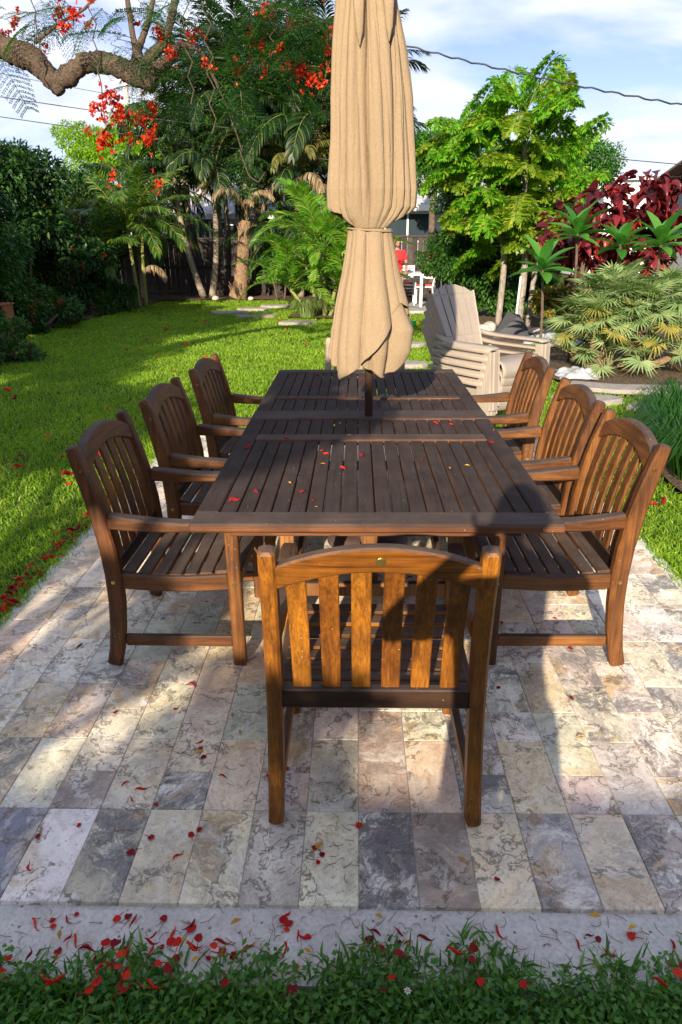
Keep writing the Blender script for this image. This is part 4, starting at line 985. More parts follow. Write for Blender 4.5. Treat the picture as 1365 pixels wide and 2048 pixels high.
palm('glossy green clumping palm left of the umbrella, fronds lit by the sun', (-.75, 15.3, 0),
     [([(-.85, 15.3, 0), (-.95, 15.3, .5), (-1.1, 15.3, 1.0)], [.045, .04, .03]), ([(-.7, 15.2, 0), (-.7, 15.2, .7), (-.72, 15.2, 1.35)], [.055, .05, .03]), ([(-.6, 15.4, 0), (-.45, 15.4, .6), (-.2, 15.4, 1.0)], [.045, .04, .03]), ([(-.8, 15.5, 0), (-.85, 15.6, .8), (-.9, 15.6, 1.6)], [.045, .04, .03]), ([(-.9, 15.1, 0), (-1.2, 15.0, .3), (-1.4, 15.0, .55)], [.04, .035, .03]), ([(-.6, 15.1, 0), (-.4, 15.0, .3), (-.25, 15.0, .45)], [.04, .035, .03])],
     'ar', 13, bmat=B_green, seed=14, sc=.92)
# tall coconut and queen palms behind the fence
palm('tall palm with long drooping fronds rising behind the fence at the centre left', (-2.5, 23.5, 0), [([(-2.5, 23.5, 0), (-2.45, 23.5, 2.5), (-2.3, 23.5, 5.4)], [.16, .12, .10])], 'co', 22, 'tall palms behind the fence', 1.0, seed=21,
     extra=[(('ol', 0, 0), (-2.3, 23.4, 5.2), -.9, -.3, 1.15), (('ol', 0, 0), (-2.3, 23.4, 5.2), -2.0, -.4, 1.1)])
palm('tall dark palm left of the centre behind the fence with a ragged crown', (-3.9, 24.5, 0), [([(-3.9, 24.5, 0), (-3.8, 24.5, 2.3), (-3.7, 24.5, 4.3)], [.15, .12, .10])], 'co', 22, 'tall palms behind the fence', .9, seed=22)
palm('olive fronded palm close to the umbrella behind the fence', (-1.0, 22.5, 0), [([(-1.0, 22.5, 0), (-.9, 22.5, 1.8), (-.75, 22.5, 3.4)], [.17, .14, .11])], 'co', 18, 'tall palms behind the fence', .95, seed=23,
     extra=[(('ol', 0, 0), (-.75, 22.4, 3.6), -1.9, .1, 1.0), (('ol', 0, 0), (-.75, 22.4, 3.6), 3.0, .1, 1.05), (('ol', 0, 0), (-.75, 22.4, 3.5), -2.6, .5, 1.0), (('dd', 0, 0), (-.75, 22.3, 3.4), -1.4, .4, 1.0), (('dd', 1, 0), (-.9, 22.3, 2.7), -2.4, .4, 1.0), (('ol', 0, 0), (-.75, 22.4, 4.2), 2.4, .4, 1.1)])
olv = palm('olive and brown fronded palm with hanging old leaves left of the umbrella', (-1.75, 20.4, 0), [([(-1.75, 20.4, 0), (-1.7, 20.4, 1.7), (-1.55, 20.4, 3.1)], [.15, .12, .1])], 'vp', 6, None, 1.1, seed=90,
     extra=[(('ol', 0, 0), (-1.55, 20.3, 3.1), a_, t_, s_) for a_, t_, s_ in ((-2.9, .1, .8), (-2.4, .35, .75), (-1.9, .0, .7), (-1.2, .2, .7), (-.5, .3, .75), (.1, .1, .8), (3.0, .5, .75), (-.2, .6, .7))]+[(('dd', 1, 0), (-1.6, 20.2, 2.9), -2.5, .1, .9), (('dd', 0, 0), (-1.6, 20.2, 2.9), -.9, -.1, .8), (('dd', 1, 0), (-1.6, 20.2, 2.8), -.2, .2, .9)])
for i_, (x_, y_, z_, s_, lb_) in enumerate([(-3.3, 21.4, 4.9, .9, 'tall dense palm just behind the fence above the dead frond'), (-1.2, 21.2, 4.4, .95, 'tall dense palm just behind the fence beside the umbrella'), (-2.2, 22.8, 5.9, .9, 'tallest palm, its crown cut by the top of the photo left of the umbrella'), (-4.4, 22.9, 5.2, .8, 'dense palm behind the slender pair, under the flowering branch')]):
    palm(lb_, (x_, y_, 0), [([(x_, y_, 0), (x_+.1, y_, z_*.5), (x_+.1, y_, z_)], [.13, .11, .09])], 'co', 26, 'tall palms behind the fence', s_, seed=120+i_)
palm('low shady palm filling the gap behind the glossy clump', (-1.6, 20.2, 0), [([(-1.6, 20.2, 0), (-1.6, 20.2, .8), (-1.65, 20.2, 1.5)], [.1, .09, .07])], 'vp', 20, None, 1.25, seed=24)
palm('spreading palm high in the gap left of the umbrella', (-.4, 24.5, 0), [([(-.4, 24.5, 0), (-.35, 24.5, 3.0), (-.3, 24.5, 5.6)], [.15, .12, .10])], 'co', 20, 'tall palms behind the fence', .95, seed=25)
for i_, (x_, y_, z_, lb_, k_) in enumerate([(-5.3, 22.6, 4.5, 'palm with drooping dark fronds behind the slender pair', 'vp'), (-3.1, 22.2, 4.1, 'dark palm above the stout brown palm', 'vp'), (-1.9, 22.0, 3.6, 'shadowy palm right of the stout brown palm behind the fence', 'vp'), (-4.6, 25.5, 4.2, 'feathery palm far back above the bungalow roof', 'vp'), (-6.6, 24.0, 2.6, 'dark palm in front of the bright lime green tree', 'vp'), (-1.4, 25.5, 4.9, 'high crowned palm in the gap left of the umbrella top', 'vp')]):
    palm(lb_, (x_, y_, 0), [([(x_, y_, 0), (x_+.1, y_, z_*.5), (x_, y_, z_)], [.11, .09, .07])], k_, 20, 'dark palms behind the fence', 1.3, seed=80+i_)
palm('dark palm tucked behind the hibiscus at the left', (-7.2, 22.5, 0), [([(-7.2, 22.5, 0), (-7.2, 22.5, 1.6), (-7.1, 22.5, 2.0)], [.14, .11, .09])], 'co', 12, None, .5, seed=26)
tree('small dark leafy shrub between the stout palm and the glossy clump', 'shrub', (-2.1, 19.5, 0), [([(-2.2, 19.5, 0), (-2.3, 19.5, .6)], [.03, .02]), ([(-2.0, 19.5, 0), (-1.9, 19.5, .8)], [.03, .02])], clump_fill(r5, (-2.05, 19.4, 1.0), (.75, .4, .45), 12, (.2, .35)), 4500, .12, L_hedge, seed=61, name='leafy_shrub')
# ---------------------------------------------------------------- right: fishtail palm
def fishtail_mesh(seed, elev, bend, L_=1.75, mat=None):
    r = np.random.default_rng(seed); s = np.linspace(0, 1, 15); ang = elev-bend*s**1.2; st = L_/14
    X = np.concatenate([[0], np.cumsum(np.cos(ang[:-1])*st)]); Z = np.concatenate([[0], np.cumsum(np.sin(ang[:-1])*st)])
    P_, D_ = [], []; mb = MB(); mb.tube([(X[i], 0, Z[i]) for i in range(15)], [.016*(1-.8*i/14) for i in range(15)], 5)
    for k in range(9):
        q = .25+.75*k/8.5; px, pz, a = np.interp(q, s, X), np.interp(q, s, Z), np.interp(q, s, ang)
        T = np.array([math.cos(a), 0, math.sin(a)]); U = np.array([-math.sin(a), 0, math.cos(a)])
        for sd in (-1, 1):
            l2 = .62*L_/1.75*np.interp(q, [.2, .45, 1], [.8, 1, .45])*r.uniform(.85, 1.1)
            d = np.array([0, sd, 0])*.95+T*r.uniform(.45, .9)+U*.15; d /= np.linalg.norm(d); p = np.array([px, 0, pz]); pts = [tuple(p)]
            n2 = 9
            for j in range(n2):
                d2 = d+np.array([0, 0, -.16*j]); d2 /= np.linalg.norm(d2); p = p+d2*l2/n2; pts.append(tuple(p))
                sv = np.cross(d2, U); sv /= np.linalg.norm(sv)
                for s2 in (-1, 1):
                    P_.append(p-d2*.02*s2); D_.append(d2*.75+sv*s2*.9+U*r.uniform(-.5, .5)+np.array([0, 0, r.uniform(-.7, .1)]))
            P_.append(p); D_.append(d2+np.array([0, 0, -.3])); mb.tube(pts, .004, 4)
    P_, D_ = np.array(P_), np.array(D_); n = len(P_); D, sv, u = frames(D_, r.uniform(-.7, .7, n))
    ln = r.uniform(.13, .23, n)[:, None]; wd = r.uniform(.06, .12, n)[:, None]
    a0 = P_; a1 = P_+D*ln*.55+sv*wd*.42+u*.012; a2 = P_+D*ln*1.05+sv*wd*.62; a3 = P_+D*ln*.82+sv*wd*.1+u*.008; a4 = P_+D*ln*.95-sv*wd*.35; a5 = P_+D*ln*.5-sv*wd*.32+u*.012
    V = np.stack([a0, a1, a2, a3, a4, a5], 1).reshape(-1, 3); b = (np.arange(n)*6)[:, None]; F = np.concatenate([b+[0, 1, 2, 3], b+[0, 3, 4, 5]])
    tv = np.array([v for v in mb.v]); tf = np.array([f for f in mb.f if len(f) == 4]); tf = tf if len(tf) else np.zeros((0, 4), int)
    V_, F_ = join([(tv, tf), (V, F)])
    return np_mesh('frond', V_, F_, False, [B_green, mat], np.concatenate([np.zeros(len(tf)), np.ones(len(F))]).astype(int))
FT_ = {(e, m_): fishtail_mesh(e*7+m_, (1.15, .65, .1)[e], (.7, 1.0, 1.0)[e], 1.7, (L_fish, L_fishy)[m_]) for e in range(3) for m_ in range(2)}
FT2 = FT_
def fishtail(label, base, stems, seed, sc=1.0, bmat=B_white):
    o = empty('fishtail_palm', base); tag(o, label, 'palm tree'); b = Vector(base); r = random.Random(seed)
    for pts, rad, nodes in stems:
        P_ = [Vector(p)-b for p in pts]; trunk(o, P_, rad, bmat, 12, .04)
        for (z, n, ylw) in nodes:
            zs = [p.z for p in P_]; px = np.interp(z, zs, [p.x for p in P_]); py = np.interp(z, zs, [p.y for p in P_])
            for k in range(n):
                a = k*2.399+z*1.7; e = 0 if z > zs[-1]-.4 and k % 3 == 0 else (1 if k % 2 else 2)
                zz = min(z+r.uniform(-.32, .32), zs[-1]+.05); px = np.interp(zz, zs, [p.x for p in P_]); py = np.interp(zz, zs, [p.y for p in P_])
                place(FT_[(e, 1 if r.random() < ylw else 0)], 'frond', o, (px, py, zz), a, r.uniform(-.15, .15), sc*r.uniform(.7, 1.0), r.uniform(-.3, .3))
    return o
fishtail('tall fishtail palm with pale trunks, yellow green fronds and bare bark right of the umbrella', (2.95, 13, 0),
         [([(2.95, 13, 0), (2.98, 13, .8), (2.95, 13, 1.6), (2.85, 13, 2.5), (2.75, 13, 3.35)], [.07, .062, .056, .045, .03], [(3.45, 10, .15), (3.0, 8, .3), (2.55, 8, .7), (2.1, 7, .9), (1.7, 4, .8)]),
          ([(2.62, 13.2, 0), (2.65, 13.2, .9), (2.6, 13.2, 1.4), (2.3, 13.3, 2.4), (1.95, 13.4, 3.15)], [.06, .055, .045, .035, .025], [(3.3, 9, .05), (2.9, 9, .1), (2.4, 9, .1), (2.0, 8, .1), (1.6, 5, .4), (1.35, 4, .7)]),
          ([(3.15, 13.1, 0), (3.25, 13.2, 1.4), (3.45, 13.3, 2.6)], [.05, .045, .03], [(2.8, 8, .1), (2.2, 7, .2), (1.6, 5, .3)])], 31, .66)
tree('dense glossy shrub with small orange flowers in front of the fence right of the umbrella', 'shrub', (1.9, 14.6, 0), [([(1.8, 14.6, 0), (1.7, 14.6, 1.0)], [.04, .03]), ([(2.0, 14.5, 0), (2.2, 14.5, 1.2)], [.04, .02])],
     clump_fill(r5, (1.92, 14.5, 1.15), (.55, .4, .72), 18, (.22, .38))+clump_fill(r5, (1.75, 14.9, 2.4), (.6, .5, .5), 8, (.25, .4)), 15000, .085, L_hedge, seed=63, name='leafy_shrub', flowers=45)
tree('tangle of green shrubs behind the fishtail palm trunks', 'shrub', (3.5, 15.2, 0), [([(3.4, 15.2, 0), (3.3, 15.2, 1.0)], [.04, .03])], clump_fill(r5, (3.6, 15.3, 1.3), (1.2, .6, 1.2), 22, (.3, .5))+clump_fill(r5, (2.7, 14.6, .8), (.5, .4, .8), 12, (.25, .4)), 20000, .11, L_hedge, seed=64, name='leafy_shrub')
tree('leafy tree behind the umbrella and the fishtail palm', 'tree', (1.6, 18, 0), [([(1.9, 18, 0), (1.8, 18, 2.0), (1.9, 18, 3.2)], [.1, .08, .05])], clump_fill(r5, (1.95, 18.2, 3.25), (.75, .6, .65), 16, (.25, .42)), 8000, .13, L_round, seed=65, name='leafy_tree')
tree('mixed crotons with yellow and red leaves at the foot of the fishtail palm', 'shrub', (3.3, 12.6, 0), [([(3.4, 12.6, 0), (3.45, 12.6, .4)], [.02, .015])], clump_fill(r5, (3.55, 12.4, .42), (.5, .3, .3), 9, (.14, .24)), 2600, .12, leaf_mat('croton', (.05, .13, .02), (.30, .26, .03), .3, .4, (.35, .05, .03)), seed=66, name='leafy_shrub')
# ---------------------------------------------------------------- copperleaf shrub
def heart(name, mat, ln=.17, wd=.125, seed=0):
    r = np.random.default_rng(seed); V = [(0, 0, 0)]; n = 7
    rim = [(-.10, .30), (.12, .48), (.42, .44), (.72, .24), (1.0, 0), (.72, -.24), (.42, -.44), (.12, -.48), (-.10, -.30)]
    for x, y in rim: V.append((x*ln, y*wd*2*.5*1.05, .03*math.sin(x*3)+abs(y)*.045 - .05*x*x*1.0 + r.uniform(-.006, .006)))
    V.append((.5*ln, 0, -.012))
    F = [(0, i+1, i) for i in range(1, 9)]
    F = [(10, i, i+1) for i in range(1, 9)]+[(10, 9, 0), (10, 0, 1)]
    me = bpy.data.meshes.new(name); me.from_pydata(V, [], F); me.materials.append(mat)
    for p in me.polygons: p.use_smooth = True
    return me
cs = empty('copperleaf_shrub', (3.9, 10.7, 0)); tag(cs, 'large red leaved copperleaf shrub behind the fan palm at the right', 'shrub')
HM = [heart('leaf', L_red, .17, .13, i) for i in range(4)]
r6 = np.random.default_rng(6)
CC = clump_fill(r6, (3.75, 10.7, 1.55), (1.15, .6, .62), 26, (.2, .34)) + [(3.95, 10.5, 2.15, .4, .4, .22), (3.4, 10.5, 1.95, .35, .35, .2), (2.78, 10.4, 1.5, .22, .25, .28), (4.5, 10.5, 2.0, .35, .35, .25)]
CA = np.array(CC); kk = r6.choice(len(CA), 1900); dd = r6.standard_normal((1900, 3)); dd /= np.linalg.norm(dd, axis=1, keepdims=True)
PP = CA[kk, :3]+dd*CA[kk, 3:]*(1-np.abs(r6.standard_normal((1900, 1)))*.15); 
keep = dd[:, 1]*1.0 - .4*dd[:, 2] < .55; PP, dd = PP[keep], dd[keep]
order = np.argsort(PP[:, 1] - .3*PP[:, 2]); PP, dd = PP[order], dd[order]
for i in range(290):
    d = dd[i]; a = math.atan2(d[1], d[0])+r6.uniform(-.6, .6); o = link('leaf', HM[i % 4], cs); o.location = PP[i]-np.array([3.9, 10.7, 0])
    o.rotation_euler = Euler((r6.uniform(-.6, .6), r6.uniform(.2, 1.1)-d[2]*.5, a), 'XYZ'); q = r6.uniform(.75, 1.25); o.scale = (q, q, q)
rest = PP[290:]-np.array([3.9, 10.7, 0]); D_ = dd[290:]+r6.standard_normal((len(rest), 3))*.4; D_[:, 2] -= .5
V, F = leaves(rest, D_, .17*r6.uniform(.7, 1.2, len(rest)), .13, .2, r6.uniform(-.6, .6, len(rest))); link('foliage', np_mesh('foliage', V, F, False, [L_red]), cs)['kind'] = 'stuff'
for k in range(7): trunk(cs, [(r6.uniform(-.3, .3), 0, 0), (r6.uniform(-.9, .9), r6.uniform(-.3, .3), 1.3)], [.025, .012], B_dark, 6, name='stem')
# ---------------------------------------------------------------- plumerias
def plum_leaf(seed):
    r = random.Random(seed); n = 7; V = []; Ln = .37
    for i in range(n+1):
        q = i/n; w_ = .060*math.sin(math.pi*min(1, q**1.05*.96+.03))**.8*1.05; x = q*Ln; z = -.10*q*q+.02*q
        V += [(x, -w_, z+.016*w_/.05), (x, 0, z-.004), (x, w_, z+.016*w_/.05)]
    F = [(i*3+j, i*3+j+1, i*3+4+j, i*3+3+j) for i in range(n) for j in range(2)]
    me = bpy.data.meshes.new('leaf'); me.from_pydata(V, [], F); me.materials.append(L_plum)
    for p in me.polygons: p.use_smooth = True
    return me
PLM = [plum_leaf(i) for i in range(2)]
def plumeria(label, base, top, seed, sc=1, n=13):
    o = empty('plumeria', base); tag(o, label, 'plant', 'young plumerias in front of the red shrub'); r = random.Random(seed); b = Vector(base); T_ = Vector(top)-b
    trunk(o, [(0, 0, 0), tuple(T_*.5+Vector((.02, 0, 0))), tuple(T_)], [.022, .018, .018], B_dark, 8, name='stem')
    for k in range(n):
        p = T_-Vector((0, 0, .09*(k/n))); e = lerp(1.2, -.2, k/n)
        o2 = link('leaf', PLM[k % 2], o); o2.location = p; o2.rotation_euler = Euler((r.uniform(-.3, .3), -e, k*2.399+r.uniform(-.2, .2)), 'XYZ'); q = sc*r.uniform(.8, 1.15); o2.scale = (q, q, q)
    return o
plumeria('plumeria with a bare green stem and long glossy leaves in front of the red shrub', (2.82, 9.3, 0), (2.75, 9.3, 1.62), 1, 1.1, 19)
plumeria('lowest broad leaved plumeria just left of the fan palm bush', (2.35, 9.0, 0), (2.28, 9.0, 1.22), 2, 1.15, 17)
plumeria('plumeria second from the right edge, against the red leaves', (3.34, 9.4, 0), (3.34, 9.4, 1.48), 3, 1.0, 16)
plumeria('plumeria partly cut by the right edge above the fan palm', (3.62, 8.8, 0), (3.60, 8.8, 1.50), 4, 1.2, 17)
# ---------------------------------------------------------------- fan palm bush
def fan_leaf(seed, mat, rad=.28, nseg=22, pet=.40, spread=2.45, tilt=.65):
    r = np.random.default_rng(seed); parts = []; a = np.linspace(-spread, spread, nseg)+r.normal(0, .03, nseg); V = []; F4 = []; F3 = []
    # petiole along x
    mb = MB(); mb.tube([(0, 0, 0), (pet*.5, 0, .02), (pet, 0, .0)], [.006, .005, .004], 5); pv = np.array(mb.v); pf = np.array([f for f in mb.f if len(f) == 4])
    for i in range(nseg):
        ln = rad*(1-.22*abs(a[i]/spread)**2)*r.uniform(.88, 1.06); ct, st = math.cos(tilt), math.sin(tilt); d = np.array([math.cos(a[i])*ct, math.sin(a[i]), -math.cos(a[i])*st]); s = np.array([-math.sin(a[i])*ct, math.cos(a[i]), math.sin(a[i])*st]); h = .0125*rad/.30
        up = .10*rad*math.cos(a[i]*.5); o = np.array([pet, 0, 0.]); dr = -.05*r.uniform(.3, 1.6)
        p0 = o; p1 = o+d*ln*.45+np.array([0, 0, up*.6]); p2 = o+d*ln+np.array([0, 0, up+dr]); b = len(V)
        V += [p0, p1+s*h, p1-s*h+np.array([0, 0, 0]), p1+np.array([0, 0, -.010]), p2]
        F4 += [(b, b+1, b+4, b+3), (b, b+3, b+4, b+2)]
    V_, F_ = join([(pv, pf), (np.array(V), np.array(F4))])
    return np_mesh('fan_leaf', V_, F_, False, [L_fan, mat], np.concatenate([np.zeros(len(pf)), np.ones(len(F4))]).astype(int))
FANS = [fan_leaf(i, L_fan) for i in range(4)]; FANY = [fan_leaf(9, L_fany), fan_leaf(10, L_fany, .26)]
fp = empty('fan_palm_bush', (3.15, 8.7, 0)); tag(fp, 'bushy silver green fan palm with many stems spreading over the mulch at the right', 'palm bush')
r7 = random.Random(17)
for (sx, sy, h, n) in ((0, 0, .62, 34), (-.28, -.1, .42, 28), (.32, -.05, .55, 34), (.60, .1, .68, 28), (.1, .25, .76, 28), (-.1, .1, .7, 22), (-.1, -.25, .05, 9), (.35, -.3, .05, 9), (.75, -.2, .25, 14), (-.45, .1, .2, 12), (.95, .2, .6, 16)):
    trunk(fp, [(sx*.4, sy*.4, 0), (sx*.8, sy*.8, h*.5), (sx, sy, h)], [.05, .045, .04], B_boot, 8, name='stem')
    for k in range(n):
        a = k*2.399+r7.uniform(-.2, .2); e = lerp(1.45, -.05, (k/n)**.95)
        me = FANS[r7.randint(0, 3)] if (k/n < .78 or r7.random() < .4) else FANY[r7.randint(0, 1)]
        o = link('fan_leaf', me, fp); o.location = (sx, sy, h+r7.uniform(-.05, .05)); o.rotation_euler = Euler((r7.uniform(-.5, .5), -e, a), 'XYZ'); q = r7.uniform(.75, 1.08); o.scale = (q, q, q)
# ---------------------------------------------------------------- poinciana: trunk left of the frame, limbs overhead
po = empty('poinciana_tree', (-5.2, 3.6, 0)); tag(po, 'flowering poinciana whose crooked brown limb and feathery leaves hang in at the upper left', 'tree')
ob = Vector((-5.2, 3.6, 0))
def limb(pts, rad, name='limb', seg=12):
    m = MB(); P_ = []; R_ = []; seg = seg*2 if rad[0] > .045 else seg; n = 12*(len(pts)-1)+1; r = random.Random(len(pts)*7+int(rad[0]*1000))
    for i in range(n):
        q = i/(n-1)*(len(pts)-1); k = min(int(q), len(pts)-2); f = q-k; P_.append(Vector(pts[k]).lerp(Vector(pts[k+1]), f)-ob); R_.append(lerp(rad[k], rad[k+1], f)*r.uniform(.90, 1.12))
    for _ in range(2): P_ = [P_[0]]+[(P_[i-1]+P_[i]*2+P_[i+1])/4 for i in range(1, n-1)]+[P_[-1]]
    m.tube(P_, R_, seg)
    if rad[0] > .045:
        for i, v_ in enumerate(m.v):
            k = min(i//seg, n-1); c = P_[k]; d = Vector(v_)-c
            q = 1+.05*math.sin(v_[0]*31+v_[2]*17)+.05*math.sin(v_[2]*53+v_[1]*23+1)+.03*math.sin(v_[0]*90+v_[1]*71); m.v[i] = tuple(c+d*q)
    return m.build(name, B_poin, po, True)
limb([(-5.2, 3.6, 0), (-5.1, 3.8, .9), (-4.7, 4.3, 1.9), (-3.9, 5.2, 2.75)], [.30, .24, .19, .14], 'trunk', 16)
limb([(-3.9, 5.2, 2.75), (-3.3, 5.7, 3.02), (-2.90, 6, 2.98), (-2.69, 6, 2.91), (-2.47, 6, 2.83), (-2.36, 6, 2.73), (-2.275, 6, 2.60)], [.14, .105, .092, .085, .088, .075, .045])
limb([(-2.30, 6, 2.68), (-2.22, 6, 2.70), (-2.08, 6, 2.79), (-1.95, 6, 2.80), (-1.80, 6, 2.76), (-1.67, 6, 2.72), (-1.55, 6, 2.64)], [.06, .07, .066, .07, .074, .085, .06])
for pts, rad in (([(-1.62, 2.72), (-1.56, 2.84), (-1.48, 2.90), (-1.41, 3.04), (-1.32, 3.3), (-1.2, 3.7)], [.05, .045, .035, .03, .025, .015]), ([(-1.70, 2.76), (-1.65, 2.89), (-1.57, 3.04), (-1.48, 3.3)], [.04, .03, .022, .015]),
                 ([(-1.62, 2.74), (-1.67, 2.88), (-1.69, 2.97), (-1.72, 3.4)], [.04, .03, .022, .015]), ([(-1.60, 2.72), (-1.46, 2.79), (-1.38, 2.87), (-1.36, 2.92), (-1.20, 2.89), (-1.09, 2.66), (-.99, 2.42), (-.93, 2.2)], [.05, .045, .04, .022, .015, .010, .007, .004]),
                 ([(-2.42, 2.93), (-2.23, 3.05), (-2.03, 3.14), (-1.8, 3.35)], [.016, .012, .010, .006]), ([(-2.9, 3.0), (-2.75, 3.2), (-2.6, 3.6)], [.03, .025, .02]),
                 ([(-1.3, 3.3), (-.9, 3.45), (-.5, 3.3), (-.3, 3.05)], [.02, .015, .01, .006]), ([(-.93, 2.2), (-.87, 2.02), (-.80, 1.97), (-.74, 2.05)], [.005, .004, .004, .003])):
    limb([(x, 6+(i*.02), z) for i, (x, z) in enumerate(pts)], rad, 'branch', 8)
for x, z0, z1 in ((-1.93, 3.3, 2.35), (-2.35, 3.3, 2.62), (-1.25, 3.4, 2.5), (-1.1, 3.3, 2.3), (-.62, 3.4, 2.8)):
    m = MB(); m.tube([(x+.03*math.sin(q*3+x)-ob.x, 5.9-ob.y, lerp(z0, z1, q/10)) for q in range(11)], .0045, 5); m.build('vine', B_poin, po)
def poin_frond(seed, L_=.42):
    r = np.random.default_rng(seed); P_, D_ = [], []; W_ = []
    for k in range(11):
        q = .15+.85*k/10.5; x = q*L_; z = -.25*L_*q*q
        for s in (-1, 1):
            d = np.array([.45, s, -.12]); d /= np.linalg.norm(d); l2 = .15*L_/.42*np.interp(q, [0, .4, 1], [.6, 1, .5])
            for j in range(14):
                p = np.array([x, 0, z])+d*l2*(j+.5)/14+np.array([0, 0, -.03*(j/14)**2])+r.normal(0, .0015, 3); sv = np.array([-d[1], d[0], 0])*1.0
                for s2 in (-1, 1): P_.append(p); D_.append(sv*s2+d*.5+r.normal(0, .2, 3))
    V, F = leaves(np.array(P_), np.array(D_), .0145, .0085, .1, None, 0)
    mb = MB(); mb.tube([(q*L_/6, 0, -.25*L_*(q/6)**2) for q in range(7)], .0022, 4)
    V_, F_ = join([(np.array(mb.v), np.array([f for f in mb.f if len(f) == 4])), (V, F)])
    return np_mesh('feathery_leaf', V_, F_, False, [L_poin])
PF = [poin_frond(i, (.38, .46)[i % 2]) for i in range(3)]
def flower_cluster(seed):
    r = np.random.default_rng(seed); n = 12; c = r.normal(0, .048, (n, 3)); c[:, 2] *= .8; P_ = np.repeat(c, 5, 0); D_ = r.standard_normal((n*5, 3))
    V, F = leaves(P_, D_, .038*r.uniform(.7, 1.2, n*5), .036, .15, r.uniform(-1, 1, n*5), -.1); return np_mesh('flower_cluster', V, F, False, [M_petal])
FC = [flower_cluster(i) for i in range(4)]
r8 = random.Random(8)
def sprig(x, y, z, n, sp=.16):
    for k in range(int(n*.85+.5) if x > -2.4 else n//2):
        o = link('feathery_leaf', PF[r8.randint(0, 2)], po); o.location = Vector((x+r8.uniform(-sp, sp), y+r8.uniform(-sp, sp), z+r8.uniform(-sp, sp)*.6))-ob
        o.rotation_euler = Euler((r8.uniform(-.6, .6), r8.uniform(-.2, .7), r8.uniform(0, 6.28)), 'XYZ')
for x, z, n in ((-2.62, 2.98, 4), (-2.50, 3.05, 5), (-2.35, 3.12, 4), (-2.2, 3.15, 4), (-1.75, 2.95, 3), (-1.55, 2.86, 4), (-1.45, 3.02, 3), (-1.3, 2.98, 4), (-1.15, 2.90, 5), (-1.0, 2.80, 5), (-.9, 2.95, 5), (-.78, 3.0, 6), (-.65, 3.05, 7), (-.5, 3.06, 5), (-.38, 3.0, 5), (-.25, 3.02, 5), (-.12, 2.95, 3), (-.45, 2.85, 2), (-.62, 2.72, 2), (-.3, 2.75, 1), (-.95, 2.62, 4), (-1.12, 2.66, 4),
                (-1.3, 2.62, 3), (-1.38, 2.55, 2), (-.8, 2.62, 3), (-.7, 2.5, 4), (-1.9, 2.62, 0), (-2.8, 3.2, 2), (-2.0, 3.2, 3), (-1.6, 3.2, 3), (-1.2, 3.2, 4), (-.8, 3.25, 6), (-.4, 3.25, 6), (-1.72, 2.66, 2), (-1.1, 2.45, 3), (-1.0, 2.3, 2)):
    sprig(x, 6+r8.uniform(-.25, .3), z, n)
def blooms(x, y, z, n, sp):
    for k in range(max(1, round(n*.62))):
        o = link('flower_cluster', FC[r8.randint(0, 3)], po); o['kind'] = 'stuff'; o.location = Vector((x+r8.gauss(0, sp), y+r8.gauss(0, sp), z+r8.gauss(0, sp*.8)))-ob; o.rotation_euler = (r8.uniform(0, 6), r8.uniform(0, 6), r8.uniform(0, 6)); q = r8.uniform(.45, .8); o.scale = (q, q, q)
for x, z, n, sp in ((-1.90, 2.58, 4, .04), (-1.94, 2.50, 6, .055), (-1.85, 2.42, 6, .06), (-1.97, 2.32, 4, .045), (-1.90, 2.36, 3, .05), (-2.02, 2.27, 3, .03), (-1.70, 2.44, 3, .05), (-1.62, 2.36, 4, .05), (-1.68, 2.28, 2, .04), (-1.80, 2.26, 2, .05), (-1.6, 2.5, 2, .04), (-1.66, 2.0, 1, .05), (-1.85, 2.1, 1, .06),
                    (-.62, 2.95, 3, .07), (-.5, 2.80, 4, .05), (-.42, 2.72, 5, .04), (-.36, 2.64, 4, .035), (-.45, 3.02, 3, .08), (-.2, 3.02, 4, .07), (-.15, 2.9, 3, .06), (-.8, 2.9, 2, .05), (-.75, 2.78, 2, .04), (-1.47, 2.98, 3, .04), (-1.42, 2.88, 2, .04), (-1.25, 2.95, 3, .05), (-1.15, 2.86, 2, .05), (-.95, 2.72, 2, .05), (-2.15, 2.98, 4, .06), (-2.2, 3.12, 3, .06), (-2.45, 2.98, 2, .06), (-1.98, 3.1, 3, .06), (-2.55, 3.1, 3, .07), (-1.75, 3.12, 2, .05), (-.3, 3.15, 4, .1), (-.6, 3.2, 3, .1)):
    blooms(x, 6+r8.uniform(-.1, .15), z, n, sp)
# the rest of its crown, overhead and behind the viewer's left, which dapples lawn and patio
def shade_clumps(targets, hs, r, n, rad):
    """crown clumps standing up-sun of the lawn areas they shade"""
    out = []
    el_ = math.radians(SUN_EL)
    for _ in range(n):
        x, y = targets[r.integers(len(targets))]; x += r.normal(0, .35); y += r.normal(0, .6); h = r.uniform(*hs); tt = h/math.sin(el_)
        s = r.uniform(*rad); out.append((x-SD.x*tt, y-SD.y*tt, h, s, s, s*.5))
    return out
r9 = np.random.default_rng(29)
bandA = [(-5.3, 10.2), (-4.6, 10.5), (-4.2, 11.0), (-4.9, 12), (-4.0, 12.3), (-5.2, 13.5), (-4.2, 13.8), (-4.8, 15.5), (-3.6, 15.3), (-2.7, 14.8), (-4.6, 17.5), (-3.2, 16.8), (-4.2, 8.9), (-5.2, 8.8), (-3.9, 9.6)]
bandB = [(-2.5, 4.6), (-2.75, 5.4), (-2.35, 5.9), (-2.9, 6.5), (-3.4, 6.3), (-3.0, 7.4), (-3.8, 7.2), (-3.3, 5.4)]
bandC = [(-1.9, 3.4), (-1.75, 3.0), (-1.7, 4.0)]
